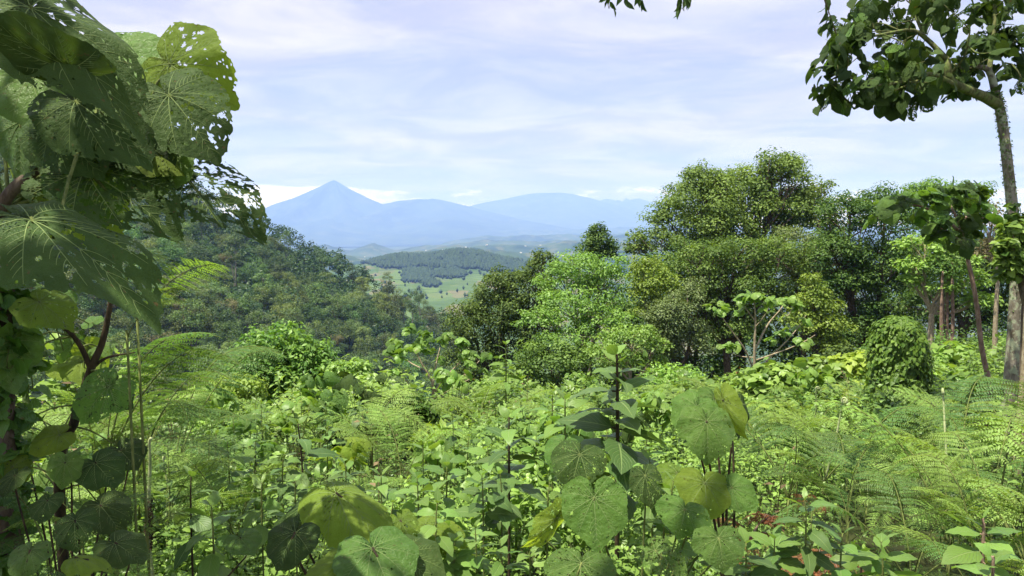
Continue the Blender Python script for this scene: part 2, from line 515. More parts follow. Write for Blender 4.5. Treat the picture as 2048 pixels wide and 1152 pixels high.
def heart(seed=0, holes=0, hole=(0.012, 0.035), eaten=0.0, nr=22, nt=84, droop=0.22, cup=0.10, ripple=0.035, veins=True, curl=0.0, back=1.0):
    """a large heart-shaped leaf, stalk at the origin and tip at y=1, with insect holes and raised veins"""
    rs = np.random.default_rng(seed)
    p1, p2, p3 = rs.uniform(0, 6.28, 3)
    skew = rs.uniform(-0.08, 0.08)

    def zf(x, y):
        rho = np.hypot(x, y)
        th = np.arctan2(x, y)
        z = -droop * np.where(y > 0, y ** 2, 0.6 * y ** 2) - cup * x ** 2 + ripple * np.sin(5 * th + p1) * rho ** 2 * 1.4 + 0.012 * np.sin(13 * th + p2) * rho
        z = z + curl * np.abs(x) ** 1.5 + 0.10 * skew * x + 0.02 * np.exp(-(x / 0.05) ** 2) * -1
        return z
    th = np.linspace(-180, 180, nt, endpoint=False) + 180.0 / nt
    rad = np.interp(np.abs(th), TH, RR)
    rad = np.where(np.abs(th) > 100, rad * back, rad)
    rad = rad * (1 + 0.03 * np.sin(np.radians(th) * 7 + p3) + 0.012 * rs.normal(size=nt))
    g = np.linspace(0.02, 1, nr) ** 0.8
    X = g[:, None] * (rad * np.sin(np.radians(th)))[None]
    Y = g[:, None] * (rad * np.cos(np.radians(th)))[None] + skew * X
    if holes or eaten:
        jx = rs.normal(0, 0.30, X.shape) * np.gradient(g)[:, None] * 0.7
        jy = rs.normal(0, 0.30, X.shape) * np.gradient(g)[:, None] * 0.7
        inner_ = np.ones(nr)
        inner_[-1] = inner_[0] = 0
        X = X + jx * inner_[:, None]
        Y = Y + jy * inner_[:, None]
    V = np.stack([X, Y, zf(X, Y)], -1).reshape(-1, 3)
    i, j = np.meshgrid(np.arange(nr - 1), np.arange(nt), indexing='ij')
    j2 = (j + 1) % nt
    q = np.stack([i * nt + j, i * nt + j2, (i + 1) * nt + j2, (i + 1) * nt + j], -1).reshape(-1, 4)
    cen = V[q].mean(1)
    keep = np.ones(len(q), bool)
    if holes:
        hx = rs.uniform(-0.6, 0.6, holes)
        hy = rs.uniform(-0.35, 0.9, holes)
        hr = rs.uniform(hole[0], hole[1], holes) * np.where(rs.random(holes) < 0.12, 2.4, 1.0)
        ha = rs.uniform(0, 3.14, holes)
        for a, b, r_, an in zip(hx, hy, hr, ha):
            dx, dy = cen[:, 0] - a, cen[:, 1] - b
            u, v = dx * math.cos(an) + dy * math.sin(an), -dx * math.sin(an) + dy * math.cos(an)
            keep &= (np.hypot(u, v * 1.7) > r_ * (0.75 + 0.5 * rs.random(len(q))))
    if eaten:
        nz = vnoise(cen[:, 0] * 17 + 50, cen[:, 1] * 17 + 50, seed) * 0.62 + vnoise(cen[:, 0] * 40 + 50, cen[:, 1] * 40 + 50, seed + 5) * 0.38
        keep &= nz > eaten
    q = q[keep]
    mb = MB()
    tv = 0.35 + 0.3 * vnoise(V[:, 0] * 4 + 9, V[:, 1] * 4 + 9, seed)
    mb.add(V, [q, np.array([[a for a in range(nt)]])], tv)
    if veins:
        def strip(xs, ys, w0, w1):
            n = len(xs)
            wv = np.linspace(w0, w1, n)
            P = np.stack([xs, ys, zf(xs, ys)], -1)
            t = norm(np.gradient(P, axis=0))
            s = norm(np.cross(t, [0, 0, 1]))
            up = np.cross(s, t)
            V2 = np.stack([P + s * wv[:, None], P + up * wv[:, None] * 0.7, P - s * wv[:, None], P - up * wv[:, None] * 0.9], 1).reshape(-1, 3)
            i, j = np.meshgrid(np.arange(n - 1), np.arange(4), indexing='ij')
            j2 = (j + 1) % 4
            mb.add(V2, [np.stack([i * 4 + j, i * 4 + j2, (i + 1) * 4 + j2, (i + 1) * 4 + j], -1).reshape(-1, 4)], 0.5, None, 1)
        for a0 in (0, 27, -27, 58, -58, 98, -98, 142, -142):
            L = float(np.interp(abs(a0), TH, RR)) * (0.94 if a0 else 0.95) * (back if abs(a0) > 100 else 1)
            bend = 0.16 * (1 if a0 > 0 else -1) * (1 if a0 else 0)
            t = np.linspace(0.0, 1, 11)
            an = np.radians(a0) - bend * (1 - t) ** 1.0 * -1 * 0.5
            xs, ys = L * t * np.sin(an), L * t * np.cos(an)
            ys = ys + skew * xs
            strip(xs, ys, 0.0085 if a0 == 0 else 0.0065, 0.0022)
            if abs(a0) < 100:
                for k_ in (2, 3, 4, 5, 6, 7, 8):
                    for sd in ((1, -1) if (a0 == 0) else ((1,) if a0 > 0 else (-1,))):
                        if k_ < 4 and a0 == 0:
                            continue
                        x0, y0 = xs[k_], ys[k_]
                        l2 = 0.30 * (1 - t[k_] * 0.72) * (1.0 if a0 == 0 else 0.8)
                        aa = an[k_] + sd * np.linspace(0.85, 0.62, 5)
                        s_ = np.linspace(0, 1, 5) * l2
                        xx, y2 = x0 + s_ * np.sin(aa), y0 + s_ * np.cos(aa)
                        lim = np.interp(np.degrees(np.abs(np.arctan2(xx, y2))), TH, RR) * 0.97
                        ok = np.hypot(xx, y2) < lim
                        m_ = int(ok.cumprod().sum())
                        if m_ >= 3:
                            strip(xx[:m_], y2[:m_], 0.0040, 0.0016)
    return mb


# ------------------------------------------------------------------ the lie of the land
HX = np.array([-700, -520, -340, -260, -177, -104, -39, 20, 90])
HZ = np.array([140, 125, 78, 50, 13.0, -21, -52, -85, -125.0])
HY = np.array([560, 545, 520, 505, 480, 440, 400, 370, 350.0])


def hill_canopy(x, y):
    zr = np.interp(x, HX, HZ)
    yr = np.interp(x, HX, HY)
    front = zr - 0.062 * np.clip(yr - y, 0, None) - 0.00022 * np.clip(yr - y, 0, None) ** 2 * sstep(-40, -300, x)
    z = np.where(y < yr, front, zr - 0.35 * (y - yr))
    z = z + 9 * (fbm(x / 60.0 + 40, y / 60.0 + 40, 3, 3) - 0.5) * sstep(0, 60, np.abs(y - yr) + 20)
    return z


def near_z(x, y):
    x, y = np.asarray(x, float), np.asarray(y, float)
    z = -1.62 - 0.195 * np.clip(y - 1, 0, None)
    z = z + 0.085 * np.clip(x - 1, 0, 45) * sstep(2, 14, y)
    z = z - 0.36 * np.clip(y - 14, 0, 22) * (1 - sstep(0.36, 0.62, x / np.maximum(y, 1.0))) * sstep(-0.9, -0.1, x / np.maximum(y, 1.0) + 0.3)
    z = z - 0.30 * np.clip(y - 27, 0, None) * sstep(14, -8, x - 0.10 * (y - 27))
    z = z - 0.55 * np.clip(y - 74, 0, None)
    return z + 0.35 * (fbm(x / 3.0 + 90, y / 3.0 + 90, 5, 3) - 0.5)


def ground(x, y):
    return np.maximum(np.maximum(near_z(x, y), hill_canopy(x, y) - 13.0), -330.0)


def grid_mesh(name, X, Y, Z, mat):
    r, c = X.shape
    i, j = np.meshgrid(np.arange(r - 1), np.arange(c - 1), indexing='ij')
    q = np.stack([i * c + j, i * c + j + 1, (i + 1) * c + j + 1, (i + 1) * c + j], -1).reshape(-1, 4)
    mb = MB()
    mb.add(np.stack([X, Y, Z], -1).reshape(-1, 3), [q])
    return mb.mesh(name, mat)


def soil_mat(name, a, b, c, s1, s2):
    m, nt = new_mat(name)
    tco = nt.new('ShaderNodeTexCoord')
    n = nt.noise(tco.outputs['Object'], s1, 5.0)
    n2 = nt.noise(tco.outputs['Object'], s2, 4.0)
    cc = nt.mix(nt.maprange(n, 0.35, 0.65), a, b)
    cc = nt.mix(nt.maprange(n2, 0.45, 0.62), cc, c)
    finish(nt, principled(nt, cc, 0.95, 0.1, n, 0.6, 0.1).outputs[0])
    return m


M_soil = soil_mat('soil_leaf_litter', (0.022, 0.026, 0.010), (0.042, 0.050, 0.016), (0.035, 0.055, 0.014), 3.0, 0.8)
M_floor = soil_mat('forest_floor', (0.016, 0.030, 0.010), (0.035, 0.060, 0.020), (0.03, 0.055, 0.016), 0.15, 0.03)

gx, gy = np.meshgrid(np.linspace(-70, 95, 130), np.linspace(-8, 150, 130))
structure('ground', grid_mesh('ground', gx, gy, ground(gx, gy), M_soil), 'sloping ground under the undergrowth', None)
gx, gy = np.meshgrid(np.linspace(-620, 260, 110), np.linspace(150, 900, 95))
structure('hillside', grid_mesh('hillside', gx, gy, ground(gx, gy), M_floor), 'steep forested hillside across the valley', None)

# the valley floor, one sheet to the horizon
M_valley = soil_mat('valley_fields', (0.03, 0.055, 0.02), (0.055, 0.085, 0.03), (0.07, 0.085, 0.035), 0.004, 0.0011)
gx, gy = np.meshgrid(np.linspace(-33000, 33000, 40), np.linspace(-3000, 36500, 40))
structure('valley_floor', grid_mesh('valley_floor', gx, gy, gx * 0 - 300.0, M_valley), 'broad hazy valley floor reaching to the mountains', None)


# the terraced hill in the valley
def mid_z(x, y):
    base = np.interp(y, [700, 1300, 1500, 2000, 2220, 2420, 2700, 3300, 4000], [-300, -196, -176, -150, -134, -116, -170, -300, -420])
    k = 40 * np.exp(-((x + 185) / 130) ** 2 - ((y - 2420) / 190) ** 2)
    k = k + 26 * np.exp(-((x + 400) / 100) ** 2 - ((y - 2400) / 170) ** 2)
    k = k + 6 * np.exp(-((x - 60) / 200) ** 2 - ((y - 2430) / 190) ** 2)
    z = base + k - 0.05 * np.clip(np.abs(x + 150) - 330, 0, None) ** 1.25 + 12 * (fbm(x / 160.0 + 30, y / 160.0 + 30, 9, 4) - 0.5)
    st = 3.6
    q = (z + 0.02 * x) / st
    fq = q - np.floor(q)
    zt = st * (np.floor(q) + sstep(0.30, 0.78, fq)) - 0.02 * x
    return zt


def field_mat(name):
    m, nt = new_mat(name)
    tco = nt.new('ShaderNodeTexCoord')
    v = nt.new('ShaderNodeTexVoronoi')
    nt.put(v.inputs['Vector'], nt.mapping(tco.outputs['Object'], (1, 0.55, 0.0), (0, 0, 0), (0, 0, R(12))))
    v.inputs['Scale'].default_value = 0.019
    sp = nt.new('ShaderNodeSeparateColor')
    nt.t.links.new(v.outputs['Color'], sp.inputs[0])
    c = nt.mix(sp.outputs[0], (0.045, 0.085, 0.024), (0.095, 0.145, 0.040))
    c = nt.mix(nt.maprange(sp.outputs[1], 0.72, 0.9), c, (0.13, 0.12, 0.06))
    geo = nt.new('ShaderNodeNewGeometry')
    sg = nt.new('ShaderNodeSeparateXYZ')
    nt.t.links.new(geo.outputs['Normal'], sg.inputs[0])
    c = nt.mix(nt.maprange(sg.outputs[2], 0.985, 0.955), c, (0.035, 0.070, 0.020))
    n = nt.noise(tco.outputs['Object'], 0.05, 4.0)
    c = nt.mix(nt.maprange(n, 0.4, 0.7, 0, 0.4), c, (0.06, 0.10, 0.03))
    finish(nt, principled(nt, c, 0.95, 0.1).outputs[0])
    return m


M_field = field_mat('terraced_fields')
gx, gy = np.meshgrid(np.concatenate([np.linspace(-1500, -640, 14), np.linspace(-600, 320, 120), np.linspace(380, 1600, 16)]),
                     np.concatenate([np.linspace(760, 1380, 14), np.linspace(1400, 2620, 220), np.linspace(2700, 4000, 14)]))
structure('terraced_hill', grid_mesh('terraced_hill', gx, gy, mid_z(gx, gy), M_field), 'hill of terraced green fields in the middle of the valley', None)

# ridges of hills further off; px, py give where each crest stands against the view
RIDGES = [
    (3900, 420, [(250, 500), (400, 497), (560, 510), (640, 508), (700, 512), (800, 508), (900, 498), (1000, 498), (1100, 504), (1300, 492), (1600, 490)]),
    (5400, 560, [(250, 490), (400, 492), (580, 506), (700, 509), (820, 505), (900, 491), (960, 483), (1050, 484), (1120, 479), (1200, 484), (1350, 478), (1700, 476)]),
    (7400, 640, [(250, 486), (560, 493), (610, 499), (652, 485), (700, 500), (748, 485), (792, 499), (840, 493), (890, 485), (940, 477), (1000, 475), (1060, 479), (1150, 472), (1270, 474), (1500, 470)]),
    (10500, 800, [(250, 478), (500, 480), (560, 488), (610, 503), (850, 503), (890, 482), (920, 474), (1000, 470), (1090, 466), (1170, 466), (1270, 463), (1500, 462)]),
    (16500, 1500, [(250, 470), (480, 467), (540, 463), (600, 464), (690, 470), (760, 477), (850, 473), (950, 463), (1050, 459), (1140, 456), (1260, 452), (1400, 450), (1700, 452)]),
]
ang = np.concatenate([np.linspace(-0.95, -0.48, 24), np.linspace(-0.47, 0.25, 180), np.linspace(0.27, 0.95, 30)])
rows = np.concatenate([np.linspace(y0 - 2.2 * w0, y0 + 2.2 * w0, 34) for y0, w0, _ in RIDGES])
rows = np.unique(np.round(np.sort(rows)))
AX, YY = np.meshgrid(ang, rows)
XX = AX * YY
Z = np.full(XX.shape, -310.0)
for k, (y0, w0, pts) in enumerate(RIDGES):
    apx = np.array([(p[0] - 1024) / F for p in pts])
    apz = np.array([at(p[0], p[1], y0)[2] for p in pts])
    crest = np.interp(AX, apx, apz)
    wig = w0 * 1.1 * (fbm(XX / (w0 * 2.2) + 31, YY / (w0 * 3.0) + 11, 21 + k, 3) - 0.5)
    dist = (YY - y0 + wig) / w0
    rough = (fbm(XX / (w0 * 0.5) + 77, YY / (w0 * 0.6) + 13, 51 + k, 5, 0.55) - 0.5)
    hgt = crest + 310
    Z = np.maximum(Z, -310 + hgt * (np.exp(-dist ** 2 * 1.2)) + rough * 0.50 * hgt * np.exp(-dist ** 2 * 0.5) - 0.06 * hgt)


def far_mat(name, a, b, c, s):
    m, nt = new_mat(name)
    tco = nt.new('ShaderNodeTexCoord')
    n = nt.noise(tco.outputs['Object'], s, 7.0, 0.65)
    n2 = nt.noise(tco.outputs['Object'], s * 3.3, 5.0, 0.6)
    cc = nt.mix(nt.maprange(n, 0.42, 0.58), a, b)
    cc = nt.mix(nt.maprange(n2, 0.50, 0.62), cc, c)
    finish(nt, principled(nt, cc, 0.95, 0.05).outputs[0])
    return m


structure('hills', grid_mesh('hills', XX, YY, Z, far_mat('far_hills', (0.020, 0.042, 0.018), (0.048, 0.080, 0.030), (0.085, 0.10, 0.048), 0.0026)),
          'ranks of hazy farmed hills around the lake', None)

# the lake between the hills
mw, nt = new_mat('lake_water')
tco = nt.new('ShaderNodeTexCoord')
finish(nt, principled(nt, (0.02, 0.035, 0.045), 0.12, 0.5, nt.noise(tco.outputs['Object'], 0.02, 3.0), 0.05, 1.0).outputs[0])
an = np.linspace(0, 2 * np.pi, 72, endpoint=False)
rr = 1 + 0.18 * np.sin(3 * an + 1) + 0.10 * np.sin(7 * an)
lx, ly = -3000 + 1750 * rr * np.cos(an) * 1.3, 13900 + 2100 * rr * np.sin(an)
mb = MB()
mb.add(np.vstack([np.stack([lx, ly, lx * 0 - 284.0], -1), [[-3000, 13900, -284.0]]]), [np.array([[i, (i + 1) % 72, 72] for i in range(72)])])
structure('lake', mb.mesh('lake', mw), 'pale lake lying below the volcanoes', None)


# the volcanoes
def volcano(label, px, py, Y, table, seed):
    p = at(px, py, Y)
    H = p.z + 310
    table = [(a_ * 0.667, f_) for a_, f_ in table]
    r_ = np.concatenate([[0], np.geomspace(40, table[-1][0], 60)])
    th = np.linspace(0, 2 * np.pi, 110)
    RG, TG = np.meshgrid(r_, th)
    f = np.interp(RG, [t[0] for t in table], [t[1] for t in table])
    X, Yv = RG * np.cos(TG), RG * np.sin(TG)
    wob = fbm(np.cos(TG) * 1.7 + 10, np.sin(TG) * 1.7 + 10, seed + 3, 4) - 0.5
    f = np.interp(RG * (1 + 0.55 * wob * np.clip(RG / 1500, 0, 1)), [t[0] for t in table], [t[1] for t in table])
    gully = fbm(TG * 7 + 50, RG / 5200 + 20, seed, 4) - 0.5
    gully = np.where(np.abs(TG - np.pi) > np.pi - 0.3, gully * np.clip((np.pi - np.abs(TG - np.pi)) / 0.3, 0, 1), gully)
    z = -310 + H * f + gully * H * 0.34 * np.clip(RG / 900, 0, 1) * np.clip(f * 2, 0.0, 1)
    o = structure('volcano', grid_mesh('volcano', X, Yv, z + 0 * X, M_mount), label, None)
    o.location = (p.x, Y, 0)
    return o


M_mount = far_mat('mountain_forest', (0.018, 0.034, 0.018), (0.035, 0.060, 0.028), (0.06, 0.08, 0.04), 0.0009)
volcano('tall pointed blue volcano beside a bank of cloud', 668, 360, 20000, [(0, 1), (180, .965), (600, .86), (1494, .665), (3032, .415), (5230, .16), (8000, .05), (12000, 0)], 5)
volcano('low broad volcano in the saddle between two taller peaks', 856, 399, 20800, [(0, 1), (500, .985), (1000, .93), (2000, .80), (4000, .52), (7000, .2), (12000, 0)], 8)
volcano('broad cloud-capped volcano beyond the ridges', 1100, 386, 27000, [(0, 1), (500, .97), (1200, .90), (2400, .80), (4200, .64), (7000, .3), (12000, 0)], 11)
volcano('flat-topped distant mountain fading into cloud', 1245, 404, 29500, [(0, 1), (1300, .985), (2600, .88), (4500, .6), (7000, .25), (10000, 0)], 14)

# the air between: one even box of haze round everything
mh, nt = new_mat('haze')
pv = nt.new('ShaderNodeVolumePrincipled')
HAZE = 1.2e-4
pv.inputs['Color'].default_value = (0.21, 0.335, 0.82, 1.0)
pv.inputs['Density'].default_value = HAZE
pv.inputs['Anisotropy'].default_value = 0.0
pv.inputs['Absorption Color'].default_value = (0.58, 0.58, 0.58, 1)
o = nt.new('ShaderNodeOutputMaterial')
nt.t.links.new(pv.outputs[0], o.inputs['Volume'])
x0, x1, y0, y1, z0, z1 = -34000, 34000, -3500, 37000, -440, 1650
hv = [(x, y, z) for z in (z0, z1) for y in (y0, y1) for x in (x0, x1)]
me = bpy.data.meshes.new('haze')
me.from_pydata(hv, [], [(0, 2, 3, 1), (4, 5, 7, 6), (0, 1, 5, 4), (2, 6, 7, 3), (0, 4, 6, 2), (1, 3, 7, 5)])
me.materials.append(mh)
tag(link('haze', me), None, None, kind='stuff')

# ------------------------------------------------------------------ trees
def sphere_dirs(n, rs, zmin=-1.0):
    z = rs.uniform(zmin, 1, n)
    a = rs.uniform(0, 2 * np.pi, n)
    r_ = np.sqrt(np.clip(1 - z * z, 0, 1))
    return np.stack([r_ * np.cos(a), r_ * np.sin(a), z], -1)


def leaf_clumps(mb, C, Rd, per, leaf, rs, T=RH, ctint=None, up=0.55, jit=0.55, tspread=0.30, inner=0.45, mat=0, droop=0.25):
    """leaves spread through each clump, thickest near its skin"""
    C, Rd = np.asarray(C), np.asarray(Rd)
    per = np.broadcast_to(np.asarray(per, int), (len(C),))
    idx = np.repeat(np.arange(len(C)), per)
    n = len(idx)
    d = sphere_dirs(n, rs, -0.85)
    rho = inner + (1.12 - inner) * rs.random(n) ** 0.6
    pos = C[idx] + d * Rd[idx] * rho[:, None]
    nr = norm(d * 0.6 + np.array([0, 0, up]) + rs.normal(0, jit * 0.6, (n, 3)))
    tang = norm(np.cross(nr, rs.normal(size=(n, 3)))) + d * 0.25 - np.array([0, 0, droop])
    ct = np.full(len(C), 0.5) if ctint is None else np.asarray(ctint)
    ti = np.clip(ct[idx] + rs.normal(0, tspread * 0.6, n), 0, 1)
    batch(mb, T, pos, tang, nr, leaf * rs.uniform(0.65, 1.25, n), ti, rs.uniform(0.8, 1.2, n), mat)


def lobe_clumps(lobes, rs, rel=0.30, per_lobe=26, flat=0.75, zmin=-0.55):
    C, Rd, L = [], [], []
    for k, (c, r_) in enumerate(lobes):
        c, r_ = np.asarray(tuple(c)), np.asarray(r_)
        n = max(5, int(per_lobe))
        d = sphere_dirs(n, rs, zmin)
        C.append(c + d * r_ * (rs.uniform(0.55, 1.02, (n, 1)) + 0.16 * (rs.random((n, 1)) < 0.14)))
        m = (r_[0] * r_[1] * r_[2]) ** (1 / 3.0)
        s = m * rel * rs.uniform(0.65, 1.35, n)
        Rd.append(np.stack([s * 1.1, s * 1.1, s * flat], -1))
        L += [k] * n
    return np.vstack(C), np.vstack(Rd), np.array(L)


def limbs(mb, base, lobes, C, L, rs, r0, twigs=0.45, mat=0, split=0.38):
    """trunk, limbs to each lobe and branches to a share of the clumps"""
    base = np.asarray(tuple(base))
    cen = np.mean([np.asarray(tuple(c)) for c, _ in lobes], 0)
    low = min(np.asarray(tuple(c))[2] - r_[2] * 0.8 for c, r_ in lobes)
    fork = base + (cen - base) * np.array([split * 0.5, split * 0.5, 0]) + np.array([0, 0, max(0.25 * (cen[2] - base[2]), (low - base[2]) * 0.9)])
    mid = (base + fork) / 2 + rs.normal(0, 0.03, 3) * np.linalg.norm(fork - base) * np.array([1, 1, 0])
    p = curve([base - np.array([0, 0, 0.3]), mid, fork], 9)
    V, Fq, uv = tube(p, np.linspace(r0 * 1.25, r0 * 0.8, 9), 8)
    mb.add(V, Fq, 0.5, uv, mat)
    for k, (c, r_) in enumerate(lobes):
        c = np.asarray(tuple(c))
        m2 = fork + (c - fork) * 0.5 + np.array([0, 0, -0.08 * np.linalg.norm(c - fork)]) + rs.normal(0, 0.05, 3) * np.linalg.norm(c - fork)
        p = curve([fork, m2, c], 9)
        V, Fq, uv = tube(p, np.linspace(r0 * 0.62, r0 * 0.22, 9), 6)
        mb.add(V, Fq, 0.5, uv, mat)
        for q in np.nonzero(L == k)[0]:
            if rs.random() > twigs:
                continue
            s = p[int(rs.integers(3, 9))]
            e = C[q]
            m3 = (s + e) / 2 + rs.normal(0, 0.08, 3) * np.linalg.norm(e - s)
            V, Fq, uv = tube(curve([s, m3, e], 5), np.linspace(r0 * 0.2, r0 * 0.05, 5), 4)
            mb.add(V, Fq, 0.5, uv, mat)


def copy_tree(root):
    r_ = root.copy()
    col.objects.link(r_)
    for ch in root.children:
        c = ch.copy()
        col.objects.link(c)
        c.parent = r_
    return r_


# ---- the forest on the far hillside: twelve kinds of tree, each copied with its parts
KINDS = [
    # name, words, height, lobes [(x, y, z, rx, rz)], leaf, material, clump rel, per lobe, bark
    ('round_tree', 'round-crowned dark green', [(0, 0, 11.5, 5.6, 4.6), (2.2, 1.2, 9.5, 4, 3.4), (-2.6, -.8, 9.2, 3.8, 3.2)], M_hill_dark, .30, 24),
    ('round_tree', 'round-crowned mid green', [(0, 0, 10.5, 5.4, 4.2), (-2.2, 1, 8.6, 4.2, 3.4), (2.8, -1.4, 8.8, 3.5, 3)], M_hill_mid, .30, 24),
    ('tall_tree', 'tall narrow dark', [(0, 0, 17, 3.0, 4.4), (.6, .4, 12.5, 3.6, 3.4), (-1.0, 0, 9.5, 3.2, 2.8)], M_hill_dark, .34, 20),
    ('spreading_tree', 'spreading pale grey-green', [(0, 0, 12, 4.6, 2.8), (4, 1, 10.4, 3.6, 2.4), (-4, -1.4, 10, 3.8, 2.4), (0.8, -4, 9.4, 3.2, 2.2)], M_hill_pale, .34, 20),
    ('layered_tree', 'layered olive green', [(0, 0, 14.5, 3.6, 2.0), (2.4, -1, 11.6, 3.8, 1.9), (-2.6, 1, 10.4, 4, 1.9), (0.4, -2.4, 8.2, 3.6, 1.8)], M_hill_mid, .36, 18),
    ('flowering_tree', 'brownish flowering', [(0, 0, 11, 4.4, 2.6), (2.6, 0, 9.6, 3.4, 2.3), (-2.8, .6, 9.6, 3.4, 2.3)], M_hill_brown, .34, 20),
    ('domed_tree', 'broad domed dark', [(0, 0, 10, 7, 4.8), (4, -2, 8, 4.2, 3.4), (-4.4, -1, 8, 4.4, 3.6)], M_hill_dark, .26, 34),
    ('domed_tree', 'broad domed fresh green', [(0, 0, 9.5, 6.4, 4.6), (3.6, -2, 7.6, 4.0, 3.2), (-4, -1, 7.4, 4.2, 3.4)], M_hill_mid, .26, 34),
    ('emergent_tree', 'bare-stemmed emergent', [(0, 0, 20, 3.8, 2.6), (2.0, .6, 17.6, 2.8, 1.8), (-2.2, -.4, 17, 2.6, 1.7)], M_hill_dark, .36, 18),
    ('ragged_tree', 'ragged tall mid green', [(0, 0, 16, 3.2, 2.6), (-1.8, 0, 12.6, 3.2, 2.4), (2.2, .8, 10.8, 3.4, 2.4), (-.4, -1, 8, 3.0, 2.2)], M_hill_mid, .36, 18),
]
PROTO = []
for k, (nm, words, lob, mt, rel, per) in enumerate(KINDS):
    rs = np.random.default_rng(100 + k)
    lobes = [((x, y, z), (a, a, b)) for x, y, z, a, b in lob]
    C, Rd, L = lobe_clumps(lobes, rs, rel, per)
    mb = MB()
    leaf_clumps(mb, C, Rd, np.clip(60 * (Rd[:, 0] / 1.5) ** 1.6, 25, 130).astype(int), 0.52, rs, RH, rs.uniform(0.2, 0.8, len(C)), inner=0.3)
    crown = mb.mesh('crown', mt)
    mb = MB()
    limbs(mb, (0, 0, -3), lobes, C, L, rs, 0.34, 0.3)
    trunk = mb.mesh('trunk', M_bark_grey if k in (3, 8, 9) else M_bark)
    PROTO.append((nm, words, crown, trunk, max(z + b for _, _, z, _, b in lob), max(math.hypot(x, y) + a for x, y, _, a, _ in lob)))

rs = np.random.default_rng(42)
cand = []
for yy in np.arange(150, 565, 9.0):
    for xx in np.arange(-560, 60, 9.0):
        x, y = xx + rs.uniform(-4, 4), yy + rs.uniform(-4, 4)
        px = 1024 + F * x / y
        if px < -60 or px > 935:
            continue
        yr = np.interp(x, HX, HY)
        if y > yr + 14:
            continue
        cand.append((x, y))
cand.sort(key=lambda c: c[1])
patch = lambda x, y: float(vnoise(x / 45 + 200, y / 45 + 200, 77))
hor = np.full(130, -9.0)          # highest line of sight so far, per 8 pixels
chosen = []
for x, y in cand:
    g = float(ground(x, y))
    p = patch(x, y)
    r_ = rs.random()
    if p < 0.36:
        k = [0, 6, 2, 9, 8, 0][int(r_ * 6)]
    elif p < 0.6:
        k = [1, 7, 0, 4, 9, 6, 5][int(r_ * 7)]
    else:
        k = [7, 1, 3, 4, 7, 4, 3, 1][int(r_ * 8)]
    yr = np.interp(x, HX, HY)
    s = rs.choice([rs.uniform(0.62, 0.82), rs.uniform(0.75, 1.0), rs.uniform(0.95, 1.15)])
    if y > yr - 16:
        s *= 0.92
    h, rad = PROTO[k][4] * s, PROTO[k][5] * s
    px, e = 1024 + F * x / y, (g + h) / y
    b0, b1 = int((px - rad / y * F * 0.6 + 60) / 8), int((px + rad / y * F * 0.6 + 60) / 8)
    b0, b1 = max(0, b0), min(129, max(b0 + 1, b1))
    if b0 >= 129:
        continue
    py = 460 - e * F
    vis = e - np.min(hor[b0:b1]) if b1 > b0 else 0
    # skip what stands wholly behind nearer crowns or the undergrowth
    if vis * y < 1.6 or py > 770:
        continue
    chosen.append((x, y, g, k, s, vis * rad))
    hor[b0:b1] = np.maximum(hor[b0:b1], e - 0.10 * h / y)
chosen.sort(key=lambda c: -c[5] / c[1])
things, rest = chosen[:298], chosen[298:]
for x, y, g, k, s, _ in things:
    nm, words, crown, trunk, h, rad = PROTO[k]
    yr = np.interp(x, HX, HY)
    pxx = 1024 + F * x / y
    part = 'behind the giant-leaved shrub' if pxx < 300 else ('over the arching fern' if pxx < 430 else ('over the rounded glossy bush' if pxx < 600 else ('below the tall volcano' if pxx < 740 else 'by the valley gap')))
    zone = 'on the left hill skyline' if y > yr - 32 else ('high on the left hill' if g > -20 else ('midway up the left hill' if y > 260 else 'low on the left hill'))
    e = link(nm, None, None, (x, y, g))
    e.rotation_euler = (0, 0, rs.uniform(0, 6.28))
    e.scale = (s * rs.uniform(.9, 1.1), s * rs.uniform(.9, 1.1), s * rs.uniform(.9, 1.15))
    tag(e, '%s%s tree %s, %s' % ('small ' if s < .78 else 'large ' if s > .98 else '', words, zone, part), 'tree', 'forest trees ' + zone)
    link('trunk', trunk, e)
    link('crown', crown, e)
if rest:
    mb = MB()
    for x, y, g, k, s, _ in rest:
        me = PROTO[k][2]
        n = len(me.vertices)
        co = np.zeros(n * 3, np.float32)
        me.vertices.foreach_get('co', co)
        co = co.reshape(-1, 3) * s
        a = rs.uniform(0, 6.28)
        co = np.stack([co[:, 0] * math.cos(a) - co[:, 1] * math.sin(a) + x, co[:, 0] * math.sin(a) + co[:, 1] * math.cos(a) + y, co[:, 2] + g], -1)
        co = co.reshape(-1, 4, 3)[::20]
        co = (co.mean(1, keepdims=True) + (co - co.mean(1, keepdims=True)) * 3.2).reshape(-1, 3)
        n = len(co)
        ii = np.arange(n // 4)[:, None] * 4
        mb.add(co, [np.vstack([ii + [[0, 1, 2]], ii + [[0, 2, 3]]])], rs.uniform(0.2, 0.8))
    tag(link('forest', mb.mesh('forest', M_hill_dark)), 'mass of small forest trees filling in the hillside', None, kind='stuff')

# ---- woods and houses on the hills of the valley
rs = np.random.default_rng(9)
mb = MB()
CONE = dict(V=np.array([[0, 0, 0], [.30, 0, .40], [0, .30, .45], [-.30, 0, .38], [0, -.30, .5], [.03, .02, 1.0]])[:, [0, 2, 1]],
            F=[np.array([[0, 1, 2], [0, 2, 3], [0, 3, 4], [0, 4, 1], [1, 5, 2], [2, 5, 3], [3, 5, 4], [4, 5, 1]])], U=np.zeros((6, 2)))


